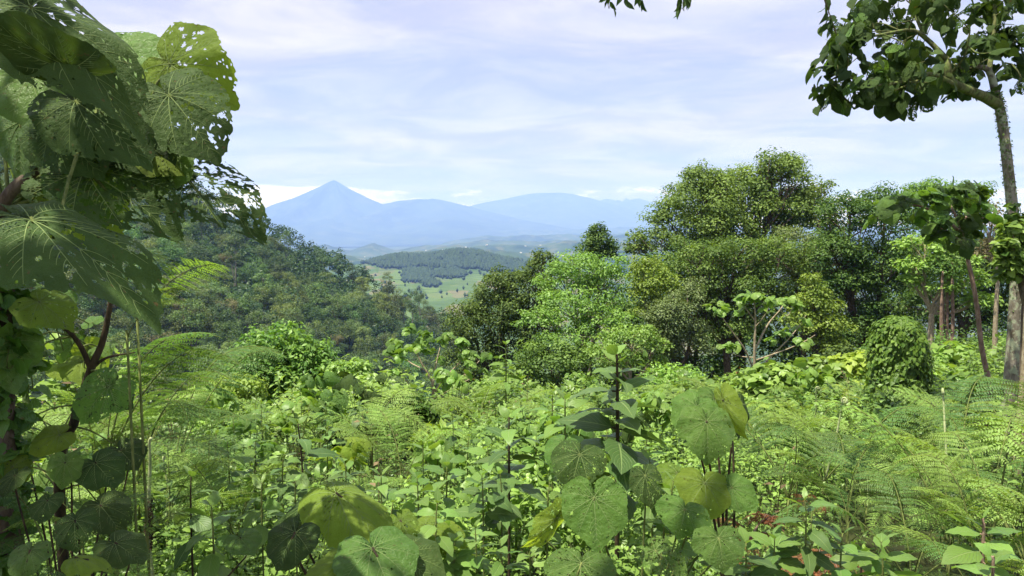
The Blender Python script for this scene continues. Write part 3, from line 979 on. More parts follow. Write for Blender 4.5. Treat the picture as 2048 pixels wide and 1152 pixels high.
def in_patch(px, py):
    """where the photograph's woods stand on the terraced hill"""
    a = ((px - 925) / 108) ** 2 + ((py - 518) / 20) ** 2 < 1
    b = ((px - 800) / 62) ** 2 + ((py - 524) / 13) ** 2 < 1
    c = (abs(px - 835) < 24) & (abs(py - 553) < 12)
    d = ((px - 900) / 32) ** 2 + ((py - 549) / 8) ** 2 < 1
    e = ((px - 862) / 11) ** 2 + ((py - 568) / 7) ** 2 < 1
    f = (abs(px - 1010) < 46) & (abs(py - 534 - (px - 1010) * 0.05) < 9)
    g = (abs(px - 745) < 22) & (abs(py - 520) < 6)
    return a | b | c | d | e | f | g


xs, ys = rs.uniform(-640, 330, 52000), rs.uniform(1650, 2560, 52000)
zs = mid_z(xs, ys)
ppx, ppy = 1024 + F * xs / ys, 576 - F * np.tan(np.arctan2(zs, ys) - PITCH)
keep = in_patch(ppx + rs.normal(0, 5, len(xs)), ppy + rs.normal(0, 1.2, len(xs))) | (rs.random(len(xs)) < 0.004)
xs, ys, zs = xs[keep], ys[keep], zs[keep]
n = len(xs)
a = rs.uniform(0, 6.28, n)
batch(mb, CONE, np.stack([xs, ys, zs - 1], -1), np.tile([[0.0, 0, 1]], (n, 1)), np.stack([np.cos(a), np.sin(a), 0 * a], -1), rs.uniform(8, 17, n), rs.uniform(0, 1, n), rs.uniform(0.8, 1.8, n))
tag(link('woods', mb.mesh('woods', M_woods)), 'dark plantation woods on the terraced hill', None, kind='stuff')

M_wall = plain_mat('house_wall', (0.55, 0.53, 0.50))
M_roof = plain_mat('house_roof', (0.45, 0.42, 0.40), 0.5, 0.4)
mb = MB()
mb.add(np.array([[x, y, z] for z in (-3, 4) for y in (-5, 5) for x in (-8, 8)]), [np.array([[0, 1, 5, 4], [1, 3, 7, 5], [3, 2, 6, 7], [2, 0, 4, 6]])])
house_wall = mb.mesh('wall', M_wall, smooth=False)
mb = MB()
mb.add(np.array([[-9, -6, 3.6], [9, -6, 3.6], [9, 6, 3.6], [-9, 6, 3.6], [-9, 0, 7.6], [9, 0, 7.6]]), [np.array([[0, 1, 5, 4], [2, 3, 4, 5], [0, 3, 2, 1]]), np.array([[0, 4, 3], [1, 2, 5]])])
house_roof = mb.mesh('roof', M_roof, smooth=False)
zi = lambda x, y: float(Z[np.argmin(np.abs(rows - y)), np.argmin(np.abs(ang - x / y))])
n = 0
while n < 20:
    Y = float(rs.choice([3700, 3800, 5100, 5200, 5300])) + rs.uniform(-120, 60)
    px = rs.uniform(690, 1160)
    x = (px - 1024) / F * Y
    e = link('farmhouse', None, None, (x, Y, zi(x, Y) + 1))
    e.rotation_euler = (0, 0, rs.uniform(-1, 1))
    e.scale = [rs.uniform(0.5, 0.95)] * 3
    tag(e, 'tiny pale farmhouse among the far hazy hills', 'house', 'farmhouses on the far hills')
    link('wall', house_wall, e)
    link('roof', house_roof, e)
    n += 1


# ---- the trees across the gully, each where it stands
def tree(name, label, Y, base_px, lobes_px, mat, leaf=0.19, rel=0.26, per=30, dens=1.0, r0=0.22, bark=None, seed=0, flat=0.7, T=RH,
         tints=(0.2, 0.8), twigs=0.3, group=None, up=0.55, inner=0.45, zmin=-0.55, cat='tree'):
    rs = np.random.default_rng(seed)
    leaf *= 1.1
    b = at(base_px, 700, Y)
    gz = float(ground(b.x, Y))
    base = Vector((b.x, Y, gz))
    k = Y / F
    lobes = []
    for q in lobes_px:
        px, py, rx, ry = q[:4]
        dy = q[4] if len(q) > 4 else 0.0
        c = at(px, py, Y + dy) - base
        lobes.append((c, (rx * k, min(rx * k, 0.5 * (rx + ry) * k) * 0.9, ry * k)))
    e = link(name, None, None, base)
    tag(e, label, cat, group)
    C, Rd, L = lobe_clumps(lobes, rs, rel * 1.22, int(per * 1.5), flat, zmin)
    mb = MB()
    n = np.clip(dens * 1.9 * 4 * math.pi * (Rd[:, 0] ** 1.4 * Rd[:, 2] ** 0.6) / (leaf * leaf * 0.62) * 0.42, 12, 3200).astype(int)
    leaf_clumps(mb, C, Rd, n, leaf, rs, T, rs.uniform(tints[0], tints[1], len(C)), up=up, inner=inner, jit=0.38, tspread=0.22)
    link('crown', mb.mesh('crown', mat), e)
    mb = MB()
    limbs(mb, (0, 0, 0), lobes, C, L, rs, r0, twigs)
    link('trunk', mb.mesh('trunk', bark or M_bark), e)
    return e, base, lobes


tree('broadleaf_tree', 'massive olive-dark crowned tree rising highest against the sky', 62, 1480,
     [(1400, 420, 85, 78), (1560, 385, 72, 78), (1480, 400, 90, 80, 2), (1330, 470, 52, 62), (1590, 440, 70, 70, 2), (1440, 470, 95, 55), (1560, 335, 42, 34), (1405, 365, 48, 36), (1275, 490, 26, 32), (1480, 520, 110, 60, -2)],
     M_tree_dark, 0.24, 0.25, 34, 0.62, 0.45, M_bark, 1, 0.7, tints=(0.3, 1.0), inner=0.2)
tree('slender_tree', 'slender tree with a wispy top beside the massive crown', 60, 1660,
     [(1642, 375, 24, 20), (1655, 410, 22, 20), (1640, 440, 40, 26), (1620, 400, 12, 18)], M_tree_dark, 0.22, 0.36, 12, 0.5, 0.12, M_bark, 2, inner=0.2, tints=(.3, .9))
tree('conical_tree', 'small dark conical tree standing against the hazy valley', 66, 1197,
     [(1195, 462, 20, 16), (1200, 482, 32, 20), (1192, 500, 36, 22), (1215, 505, 26, 18)], M_tree_dark, 0.22, 0.32, 20, 0.9, 0.2, M_bark, 3, tints=(0.1, 0.6))
tree('dark_tree', 'dark glossy tree with a small pointed top above the gap in the valley', 56, 1040,
     [(1085, 535, 30, 32), (1060, 575, 58, 40), (990, 575, 40, 38), (1000, 625, 78, 52), (940, 655, 52, 52), (1060, 645, 66, 54), (960, 710, 68, 44), (1040, 715, 70, 44), (950, 760, 60, 40), (1040, 775, 70, 40)],
     M_tree_dark, 0.20, 0.24, 34, 0.70, 0.3, M_bark, 4, tints=(0.15, 0.75))
tree('layered_tree', 'bright light-green tree with layered boughs and dark hollows', 52, 1170,
     [(1180, 535, 78, 34), (1130, 560, 60, 34), (1215, 570, 50, 44), (1150, 605, 82, 30, -2), (1085, 640, 50, 20, -3), (1200, 640, 60, 24, -3), (1150, 675, 70, 18, -4)],
     M_tree_bright, 0.21, 0.26, 30, 0.62, 0.28, M_bark_grey, 5, 0.55, tints=(0.3, 0.95), inner=0.35)
tree('understory_tree', 'mid-green tree below the bright layered boughs', 47, 1120,
     [(1100, 720, 76, 42), (1190, 735, 66, 44), (1040, 755, 60, 34), (1130, 770, 74, 32), (1230, 790, 70, 36), (1130, 815, 80, 36)], M_tree_mid, 0.19, 0.26, 30, 0.7, 0.2, M_bark, 6, tints=(0.15, 0.7))
tree('drooping_tree', 'light-green tree with drooping leafy sprays lowest among the bright trees', 44, 1260,
     [(1265, 672, 62, 20), (1215, 700, 46, 16, -1), (1305, 690, 36, 16), (1250, 720, 52, 18), (1310, 722, 26, 12)], M_tree_bright, 0.19, 0.32, 24, 0.62, 0.14, M_twig, 7, 0.5, tints=(0.4, 1.0), inner=0.3)
tree('young_tree', 'yellow-green young tree in front of the massive crown', 50, 1300,
     [(1305, 560, 38, 44), (1290, 605, 34, 40), (1340, 590, 34, 42), (1285, 530, 22, 20)], M_tree_yellow, 0.19, 0.28, 26, 0.62, 0.15, M_bark_grey, 8, tints=(0.25, 0.8))
tree('olive_tree', 'dull olive small-leaved tree between yellow-green trees', 48, 1355,
     [(1340, 640, 58, 50), (1375, 600, 36, 44), (1320, 690, 48, 40), (1380, 680, 42, 46)], M_tree_olive, 0.15, 0.25, 34, 0.6, 0.2, M_bark, 9, tints=(0.1, 0.7))
tree('vine_draped_tree', 'green vine-draped tree at the centre of the tree bank', 52, 1450,
     [(1400, 525, 68, 52), (1475, 515, 60, 44), (1450, 575, 82, 58), (1395, 600, 52, 50), (1520, 580, 60, 54), (1560, 520, 56, 46), (1460, 640, 74, 44)],
     M_tree_mid, 0.18, 0.22, 38, 0.62, 0.3, M_bark, 10, 0.6, tints=(0.25, 0.95))
tree('grey_tree', 'grey-olive tree with a soft rounded top left of the dark tree bank', 54, 1600,
     [(1590, 500, 52, 48), (1640, 510, 42, 44), (1610, 555, 56, 44)], M_tree_olive, 0.16, 0.25, 34, 0.62, 0.2, M_bark, 11, tints=(0.2, 0.8))
tree('conical_tree', 'yellow-green conical tree beside the pale-branched shrub', 42, 1640,
     [(1625, 575, 26, 30), (1630, 610, 44, 30), (1640, 650, 52, 32), (1600, 640, 34, 30), (1650, 690, 44, 26)], M_tree_yellow, 0.17, 0.28, 26, 0.7, 0.14, M_bark, 12, tints=(0.15, 0.75))
tree('broadleaf_tree', 'tall deep-green tree filling the bank behind the ivy-covered stump', 50, 1740,
     [(1700, 430, 62, 46), (1770, 430, 70, 56), (1690, 500, 66, 56), (1760, 520, 74, 60), (1700, 580, 66, 58), (1780, 600, 72, 58), (1720, 660, 72, 52), (1800, 670, 60, 46)],
     M_tree_mid, 0.19, 0.22, 38, 0.62, 0.34, M_bark, 13, tints=(0.0, 0.65))
tree('round_tree', 'round leafy treetop behind the umbrella-shaped sapling', 58, 1880,
     [(1860, 395, 52, 36), (1930, 400, 46, 40), (1800, 420, 50, 40), (1890, 430, 66, 44)], M_tree_mid, 0.24, 0.27, 30, 0.62, 0.3, M_bark, 14, tints=(0.3, 0.8))
tree('light_tree', 'pale lime-green tree with a straight pale trunk under the umbrella sapling', 34, 1856,
     [(1850, 490, 56, 22), (1900, 520, 60, 22), (1830, 530, 44, 18), (1930, 560, 56, 26), (1880, 575, 56, 18), (1960, 600, 34, 22), (1820, 560, 22, 12)],
     M_tree_bright, 0.19, 0.34, 22, 0.55, 0.15, M_twig, 15, 0.5, tints=(0.5, 1.0), inner=0.25, up=0.8)
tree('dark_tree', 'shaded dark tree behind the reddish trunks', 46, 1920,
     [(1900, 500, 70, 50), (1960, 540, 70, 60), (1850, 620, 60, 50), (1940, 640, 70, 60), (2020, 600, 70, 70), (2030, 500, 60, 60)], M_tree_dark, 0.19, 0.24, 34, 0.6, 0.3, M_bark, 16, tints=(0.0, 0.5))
tree('dense_tree', 'dense mid-green tree packed behind the dull olive tree', 60, 1400,
     [(1330, 560, 70, 60), (1400, 640, 80, 60), (1300, 650, 60, 55), (1480, 680, 80, 50), (1240, 650, 50, 50), (1310, 740, 80, 55), (1420, 750, 80, 50), (1250, 740, 60, 55)], M_tree_mid, 0.30, 0.26, 30, 0.6, 0.3, M_bark, 18, tints=(0.1, 0.6))
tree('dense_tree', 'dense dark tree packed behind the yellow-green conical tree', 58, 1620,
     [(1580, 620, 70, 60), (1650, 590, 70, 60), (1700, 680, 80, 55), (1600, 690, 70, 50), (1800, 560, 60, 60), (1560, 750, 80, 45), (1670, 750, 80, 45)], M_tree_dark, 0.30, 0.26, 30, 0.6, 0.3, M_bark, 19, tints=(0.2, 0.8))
tree('bare_tree', 'thin brownish half-bare tree by the lichen-covered trunk', 30, 1990,
     [(1985, 440, 34, 34), (2010, 480, 30, 36), (1975, 500, 26, 30)], M_hill_brown, 0.13, 0.34, 22, 0.22, 0.09, M_twig, 17, inner=0.1, twigs=1.0)
for i, (px, Y) in enumerate([(1888, 33), (1896, 33.6), (1903, 33.2), (1880, 34)]):
    b = at(px, 690, Y)
    g = float(ground(b.x, Y))
    e = link('reddish_trunk', None, None, (b.x, Y, g))
    tag(e, ['leftmost', 'tallest', 'thickest', 'palest'][i] + ' of the slender reddish trunks under the lime-green tree', 'tree', 'reddish trunks under the lime-green tree')
    top = at(px + (i - 1.5) * 3, 590 - 8 * i, Y) - Vector((b.x, Y, g))
    mb = MB()
    V, Fq, uv = tube(curve([(0, 0, -.3), top * 0.5 + Vector((0.06 * (i - 1), 0, 0)), top, top + Vector((0.1, 0.2, 1.2))], 10), np.linspace(0.10 - 0.02 * (i % 2), 0.05, 10), 8)
    mb.add(V, Fq, 0.5, uv)
    link('trunk', mb.mesh('trunk', M_bark_red), e)
    mb = MB()
    rs = np.random.default_rng(300 + i)
    leaf_clumps(mb, [tuple(top + Vector((0.1, 0.2, 1.3)))], [(0.8, 0.8, 0.5)], 320, 0.16, rs, RH)
    link('crown', mb.mesh('crown', M_tree_mid), e)

# ------------------------------------------------------------------ shared leaf and frond meshes of the near plants
HEARTS = {}
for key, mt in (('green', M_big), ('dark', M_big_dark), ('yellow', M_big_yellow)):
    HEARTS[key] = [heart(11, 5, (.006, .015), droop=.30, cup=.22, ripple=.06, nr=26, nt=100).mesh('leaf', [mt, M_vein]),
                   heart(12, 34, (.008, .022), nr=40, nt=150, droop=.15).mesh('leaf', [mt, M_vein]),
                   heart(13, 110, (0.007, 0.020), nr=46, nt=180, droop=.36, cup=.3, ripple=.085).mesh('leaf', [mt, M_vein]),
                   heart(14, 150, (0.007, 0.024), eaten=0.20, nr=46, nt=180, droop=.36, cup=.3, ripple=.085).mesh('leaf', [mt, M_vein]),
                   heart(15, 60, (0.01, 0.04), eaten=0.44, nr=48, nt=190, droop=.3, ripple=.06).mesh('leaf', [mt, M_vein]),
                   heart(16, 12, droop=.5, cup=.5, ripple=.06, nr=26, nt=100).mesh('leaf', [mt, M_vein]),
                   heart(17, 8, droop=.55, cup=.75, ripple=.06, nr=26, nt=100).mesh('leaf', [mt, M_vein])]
SMALLH = {}
for key, mt in (('green', M_big), ('dark', M_big_dark), ('yellow', M_big_yellow), ('bright', M_tree_bright)):
    SMALLH[key] = [heart(31, 0, nr=6, nt=26, droop=.45, cup=.35, veins=False).mesh('leaf', mt),
                   heart(32, 14, (.03, .06), nr=11, nt=44, droop=.35, cup=.45, ripple=.06, veins=False).mesh('leaf', mt),
                   heart(33, 26, (.02, .06), eaten=.30, nr=15, nt=56, droop=.4, cup=.3, ripple=.06, veins=False).mesh('leaf', mt),
                   heart(34, 0, nr=6, nt=26, droop=.7, cup=.6, ripple=.05, veins=False).mesh('leaf', mt)]
OV = {}
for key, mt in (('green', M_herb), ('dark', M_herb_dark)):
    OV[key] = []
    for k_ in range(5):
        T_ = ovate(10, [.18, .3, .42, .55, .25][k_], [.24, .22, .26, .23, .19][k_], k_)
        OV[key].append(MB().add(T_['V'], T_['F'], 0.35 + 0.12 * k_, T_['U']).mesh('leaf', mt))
UPV = Vector((0, 0, 1))


def rv(rs, s=1.0):
    return Vector(rs.normal(0, s, 3).tolist())


class Plant:
    """an Empty at the plant's foot; stems and leaves are its parts"""
    def __init__(self, name, label, cat, base, group=None):
        self.o = tag(link(name, None, None, base), label, cat, group)
        self.b = Vector(base)

    def leaf(self, mesh, pos, d, n, size, width=1.0, name='leaf'):
        return link(name, mesh, self.o, mat4=frame(d, n, size, Vector(pos) - self.b, width))

    def tubes(self, name, specs, mat):
        mb = MB()
        for pts, r_, n, sides in specs:
            c = curve([Vector(p) - self.b for p in pts], n)
            V, Fq, uv = tube(c, np.interp(np.linspace(0, 1, n), np.linspace(0, 1, len(r_)), r_), sides)
            mb.add(V, Fq, 0.5, uv)
        return link(name, mb.mesh(name, mat), self.o)


def on_ground(px, Y):
    b = at(px, 700, Y)
    return Vector((b.x, Y, float(ground(b.x, Y))))


# ------------------------------------------------------------------ bushes and small trees of the middle ground
def bush(name, label, Y, px, py, w_, h_, mat, leaf, seed, T=L4, dens=0.62, per=26, rel=0.30, tints=(.3, .9), group=None, bark=None, lob=3, r0=0.05, up=0.6, inner=0.4):
    rs = np.random.default_rng(seed)
    lobes = [(px, py + h_ * 0.55, w_ * 0.42, h_ * 0.46)]
    for i in range(lob):
        a = (i + 0.5) / lob
        lobes.append((px + (a - 0.5) * w_ * 0.72, py + h_ * rs.uniform(0.42, 0.72), w_ * rs.uniform(.2, .3), h_ * rs.uniform(.28, .4), rs.uniform(-.12, .12) * Y * w_ / F))
    return tree(name, label, Y, px, lobes, mat, leaf, rel, per, dens, r0, bark or M_bark, seed, 0.8, T, tints, 0.35, group, up, inner, -0.8, 'bush')


bush('round_bush', 'rounded bush with glossy bright rosettes in front of the far hillside', 20, 565, 634, 225, 190, M_tree_bright, 0.15, 401, L4, 0.8, 90, .17, (-.2, .9), lob=5)
bush('leafy_bush', 'small light bush at the foot of the rounded glossy bush', 18, 700, 700, 90, 110, M_tree_bright, 0.13, 402)
bush('leafy_bush', 'sunlit yellow-green bush between rounded bush and arching ferns', 17, 470, 735, 110, 120, M_tree_yellow, 0.12, 403)
bush('dark_bush', 'low dark-leaved bush below the bare forked shrub', 9.5, 815, 775, 130, 120, M_ivy, 0.085, 404, tints=(.0, .5))
bush('pale_bush', 'pale dome-shaped bush below the trees across the gully', 24, 1345, 722, 150, 90, M_tree_bright, 0.14, 405, tints=(.4, 1))
bush('pale_bush', 'bright bush behind the tall dark-stemmed plant', 17, 1170, 745, 90, 80, M_tree_bright, 0.12, 406)
bush('pale_bush', 'yellowish large-leaved bush beside the ivy-covered stump', 15, 1715, 700, 120, 120, M_tree_yellow, 0.16, 407, H6, 0.6, tints=(.3, .9))
bush('pale_bush', 'wide pale bush behind the ivy-covered stump', 19, 1905, 680, 150, 110, M_tree_bright, 0.15, 408, H6, 0.55, tints=(.5, 1.0))
bush('leafy_bush', 'leafy bush in front of the lichen-covered trunk', 13, 1930, 730, 140, 100, M_leafy, 0.13, 409, H6, 0.6)
bush('leafy_bush', 'heart-leaved bush under the pale-branched shrub', 13, 1560, 722, 150, 90, M_leafy, 0.13, 410, H6, 0.6, tints=(.4, 1))
bush('leafy_bush', 'heart-leaved bush between pale-branched shrub and yellowish bush', 14, 1640, 715, 120, 90, M_leafy, 0.13, 411, H6, 0.6, tints=(.3, .9))
bush('leafy_bush', 'leafy bush below the dome-shaped pale bush', 13, 1400, 750, 140, 80, M_leafy, 0.11, 412, tints=(.3, .9))
bush('leafy_bush', 'rough green bush under the dark glossy tree', 19, 1010, 745, 140, 70, M_leafy, 0.11, 413, tints=(.2, .8))
bush('leafy_bush', 'light green bush on the valley edge beneath the far hillside', 24, 640, 715, 130, 70, M_hill_mid, 0.15, 414, RH)
bush('leafy_bush', 'bush of light leaves on the slope left of the bare forked shrub', 15, 735, 745, 90, 80, M_leafy, 0.12, 415, H6, .6)
for i, (px, py, wd, ht, Y, words) in enumerate([(1690, 690, 150, 100, 37, 'right of the pale-branched shrub'), (1800, 665, 150, 110, 36, 'directly behind the ivy-covered stump'),
                                                (1900, 665, 150, 100, 38, 'by the feet of the reddish trunks'), (2000, 655, 150, 110, 38, 'behind the lichen-covered trunk')]):
    bush('shaded_bush', 'shaded green bush ' + words, Y, px, py, wd, ht, M_tree_mid if i % 2 else M_tree_dark, 0.19, 430 + i, RH, .6, 26, tints=(.1, .7), group='bushes at the foot of the tree bank')
SLOPE = [(1290, 760, 120, 70, 17, 'below the light drooping sprays'), (1460, 765, 110, 60, 15, 'before the pale-branched shrub'), (1600, 775, 120, 60, 12, 'below the heart-leaved bushes'), (1680, 775, 100, 55, 12, 'left of the ivy-covered stump foot'),
         (1880, 775, 110, 60, 12, 'right of the ivy-covered stump foot'), (1990, 745, 120, 70, 15, 'behind the umbrella sapling foot'), (1080, 770, 110, 60, 16, 'below the mid-green understory tree'), (1210, 785, 100, 55, 14, 'just beyond the tall dark-stemmed plant'),
         (930, 785, 110, 60, 14, 'right of the bare forked shrub'), (700, 790, 110, 65, 12, 'left of the low dark bush'), (620, 775, 120, 70, 13, 'below the rounded glossy bush'), (540, 800, 110, 60, 11, 'in front of the rounded glossy bush'),
         (1370, 800, 100, 50, 11, 'behind the cluster of heart leaves'), (1540, 800, 100, 50, 10.5, 'at the upper edge of the bracken'), (1010, 810, 100, 50, 12, 'below the flower-spiked plant'), (1770, 690, 100, 70, 20, 'just behind the ivy-covered stump'),
         (1500, 735, 110, 50, 20, 'behind the pale-branched shrub foot'), (660, 830, 90, 45, 9.5, 'on the open slope above the flat-fronded fern'), (890, 850, 90, 45, 8.5, 'under the forked shrub twigs'), (430, 810, 90, 60, 10, 'beyond the arching ferns')]
for i, (px, py, wd, ht, Y, words) in enumerate(SLOPE):
    bush('slope_bush', 'low leafy bush ' + words, Y, px, py, wd * 1.15, ht * 1.5, [M_leafy, M_tree_bright, M_tree_mid, M_tree_yellow, M_leafy][i % 5], [.10, .13, .09, .12, .14][(i * 3) % 5], 500 + i, [L4, H6][i % 2], .4, 24, .30, [(.2, .9), (.4, 1), (.1, .7)][i % 3], 'low bushes of the slope')


# shrubs that show their branches, with each large leaf a part
def leafy_tips(P, tips, n, size, meshes, rs, spread=0.6, hang=0.35, up=0.7, rad=None):
    for tp in tips:
        tp = Vector(tp)
        for _ in range(int(rs.poisson(n)) + 1):
            a = rs.uniform(0, 6.28)
            out = Vector((math.cos(a), math.sin(a), rs.uniform(-hang, hang * 0.6)))
            s = size * rs.uniform(0.6, 1.2)
            pos = tp + out * s * rs.uniform(0.1, 0.9) * (rad or 1) + rv(rs, 0.25 * s)
            d = out + Vector((0, 0, -hang * rs.uniform(.3, 1.6)))
            P.leaf(meshes[int(rs.integers(len(meshes)))], pos, d, UPV * up + rv(rs, spread * .5) + out * .3, s, rs.uniform(.85, 1.1))


def pts(Y, *ps):
    return [at(p[0], p[1], Y + (p[2] if len(p) > 2 else 0)) for p in ps]


# the pale-branched shrub
rs = np.random.default_rng(51)
Y = 14.0
base = on_ground(1508, Y)
P = Plant('branching_shrub', 'shrub with bare pale forked branches and pale round leaves at the tips', 'shrub', base)
B = [([base, *pts(Y, (1510, 780), (1509, 700), (1511, 640), (1508, 600))], (.045, .032, .022, .012), 12, 7),
     (pts(Y, (1510, 745), (1490, 700, -.2), (1462, 660, -.3), (1440, 628, -.4)), (.022, .016, .008), 9, 6),
     (pts(Y, (1510, 700), (1535, 650, .2), (1560, 620, .2), (1572, 600, .3)), (.022, .015, .008), 9, 6),
     (pts(Y, (1512, 745), (1550, 705, .3), (1580, 675, .4), (1592, 655, .5)), (.02, .014, .007), 9, 6),
     (pts(Y, (1513, 720), (1570, 700, -.3), (1605, 685, -.4), (1630, 670, -.3)), (.018, .012, .006), 9, 6),
     (pts(Y, (1508, 715), (1478, 712, .2), (1450, 700, .2)), (.015, .01, .006), 8, 6),
     (pts(Y, (1510, 655), (1530, 630, -.2), (1542, 605, -.3)), (.014, .01, .006), 7, 5),
     (pts(Y, (1509, 640), (1490, 615, .1), (1478, 600, .1)), (.013, .009, .005), 7, 5),
     (pts(Y, (1560, 620), (1575, 632, .2), (1590, 605, .2)), (.01, .008, .005), 6, 5),
     (pts(Y, (1580, 675), (1600, 650, .4), (1612, 630, .4)), (.01, .008, .005), 6, 5)]
P.tubes('branches', B, M_twig)
leafy_tips(P, pts(Y, (1440, 620, -.4), (1425, 615, -.5), (1448, 612, -.3), (1480, 598, .1), (1495, 592), (1508, 596), (1520, 592, -.1), (1542, 598, -.3), (1560, 600, 0), (1575, 597, .3), (1592, 604, .2), (1600, 612, .3),
                   (1485, 620, .2), (1530, 612, -.1)), 9, .125, SMALLH['bright'], rs)
leafy_tips(P, pts(Y, (1450, 690, .2), (1462, 696, .2), (1592, 650, .5), (1612, 640, .4), (1600, 680, -.4), (1560, 665, .3), (1575, 655, .4), (1470, 690, .3), (1545, 680, .3)), 6, .125, SMALLH['bright'], rs)

DEADLEAF = [MB().add(T_['V'], T_['F'], .4, T_['U']).mesh('dead_leaf', M_fern_dead) for T_ in (ovate(8, .5, .16, 3), ovate(8, .8, .2, 4))]
for q in range(26):
    c_ = pts(Y, [(1480, 742), (1492, 775), (1553, 742), (1500, 790), (1488, 760)][q % 5])[0] + rv(rs, .05)
    P.leaf(DEADLEAF[q % 2], c_, Vector((rs.normal(0, .4), rs.normal(0, .4), -1)), rv(rs, 1), rs.uniform(.07, .14), 1.0, 'dead_leaf')
# the bare forked shrub in the middle
rs = np.random.default_rng(52)
Y = 11.5
base = on_ground(862, Y)
P = Plant('forked_shrub', 'tangled shrub of bare forked brown twigs topped with grey-green leaves', 'shrub', base)
B = [([base, *pts(Y, (863, 815), (866, 770), (845, 730), (830, 700))], (.035, .026, .018, .010), 12, 6),
     (pts(Y, (865, 790), (890, 755), (915, 730), (935, 705)), (.022, .014, .008), 9, 6),
     (pts(Y, (866, 770), (872, 730, .2), (880, 695, .3)), (.018, .012, .007), 8, 6),
     (pts(Y, (864, 800), (900, 780, -.3), (945, 755, -.4)), (.016, .012, .007), 8, 6),
     (pts(Y, (850, 740), (820, 725, .3), (795, 705, .3)), (.014, .01, .006), 8, 5),
     (pts(Y, (890, 755), (930, 750, .3), (960, 720, .4)), (.014, .01, .006), 8, 5),
     (pts(Y, (855, 835), (830, 790, -.2), (805, 750, -.3)), (.016, .01, .006), 8, 5)]
P.tubes('branches', B, M_twig)
leafy_tips(P, pts(Y, *[(px + rs.uniform(-14, 14), py + rs.uniform(-14, 14), rs.uniform(-.5, .5)) for px, py in
                       [(790, 690), (805, 680), (820, 672), (838, 668), (855, 676), (870, 670), (890, 680), (905, 690), (925, 690), (945, 700), (960, 712), (780, 705), (800, 715), (830, 700), (860, 702), (885, 712), (915, 715), (940, 730), (960, 740), (785, 730), (850, 690), (875, 690), (810, 700)]]), 9, .10, SMALLH['green'] + SMALLH['bright'], rs)

# the thin sapling with an umbrella of big leaves
rs = np.random.default_rng(53)
Y = 9.5
base = on_ground(1985, Y)
P = Plant('umbrella_sapling', 'slender bare-stemmed sapling bearing an umbrella of large dark leaves', 'tree', base)
P.tubes('trunk', [([base, *pts(Y, (1980, 780), (1964, 700), (1952, 600), (1938, 530), (1926, 478), (1920, 450))], (.040, .034, .030, .026, .020), 18, 8)], M_bark_red)
P.tubes('branches', [(pts(Y, (1928, 488), (1890, 462, -.2), (1865, 450, -.3)), (.022, .012), 7, 6), (pts(Y, (1924, 468), (1880, 430, -.3), (1830, 410, -.5), (1790, 412, -.5)), (.024, .010), 9, 6),
                     (pts(Y, (1922, 455), (1900, 410, .2), (1880, 385, .2)), (.02, .01), 7, 6), (pts(Y, (1922, 455), (1945, 410, .2), (1955, 390, .3)), (.02, .01), 7, 6), (pts(Y, (1924, 462), (1960, 440, .3), (1975, 425, .4)), (.018, .01), 7, 6)], M_bark_red)
tips = [(1770, 425, -.5), (1790, 410, -.5), (1810, 405, -.4), (1830, 395, -.4), (1850, 390, -.3), (1870, 382, 0), (1890, 378, .1), (1910, 375, .2), (1930, 372, .2), (1950, 380, .3), (1965, 400, .3), (1972, 425, .4), (1955, 440, .3),
        (1930, 400, -.2), (1900, 400, -.3), (1870, 415, -.4), (1845, 425, -.4), (1890, 435, -.3), (1915, 430, -.2), (1940, 430, -.1), (1860, 455, -.3), (1880, 470, -.3), (1940, 465, .1), (1925, 480, 0), (1905, 460, -.2)]
leafy_tips(P, pts(Y, *tips), 6, .155, SMALLH['dark'] + SMALLH['green'], rs, hang=.55, spread=.8, rad=1.6)

# the tree with the lichened trunk and the moth-eaten crown
rs = np.random.default_rng(54)
Y = 8.0
base = on_ground(2018, Y)
P = Plant('leaning_tree', 'tree with mossy lichened trunk and moth-eaten dark crown reaching over the view', 'tree', base)
P.tubes('trunk', [([base, *pts(Y, (2022, 760), (2030, 640), (2034, 540), (2026, 430), (2014, 320), (2004, 240), (1992, 190), (1978, 142), (1950, 132))], (.09, .080, .074, .068, .060, .055, .052, .045, .035, .022), 30, 12)], M_bark_grey)
BR = [(pts(Y, (1996, 210), (1965, 192, -.1), (1930, 178, -.2), (1900, 160, -.3), (1895, 120, -.3)), (.06, .05, .035), 12, 8),
      (pts(Y, (1905, 168, -.3), (1860, 148, -.4), (1800, 165, -.6), (1740, 170, -.7), (1690, 150, -.8)), (.032, .022, .010), 12, 7),
      (pts(Y, (1850, 155, -.4), (1780, 185, -.5), (1720, 200, -.5), (1700, 207, -.5)), (.018, .012, .008), 10, 6),
      (pts(Y, (1895, 120, -.3), (1850, 75, -.2), (1820, 60, -.2), (1760, 70, -.4), (1720, 75, -.5)), (.03, .02, .010), 12, 7),
      (pts(Y, (1850, 75, -.2), (1830, 30, 0), (1810, -30, .1)), (.02, .014, .010), 8, 6),
      (pts(Y, (1960, 138), (1900, 130, .3), (1850, 110, .5), (1800, 100, .6)), (.03, .02, .010), 10, 7),
      (pts(Y, (1978, 142), (1985, 90, .2), (1990, 30, .3), (1985, -40, .4)), (.03, .022, .015), 9, 7),
      (pts(Y, (1990, 110, .2), (2030, 85, .1), (2070, 70, 0)), (.016, .01, .008), 7, 6),
      (pts(Y, (1985, 150, 0), (2015, 125, -.2), (2040, 150, -.3), (2035, 170, -.3)), (.014, .01, .006), 8, 6),
      (pts(Y, (1900, 150, -.3), (1930, 110, -.5), (1940, 60, -.6)), (.018, .012, .008), 8, 6)]
BRP = np.vstack([curve(b_[0], 30) for b_ in BR])
mossy = MB()
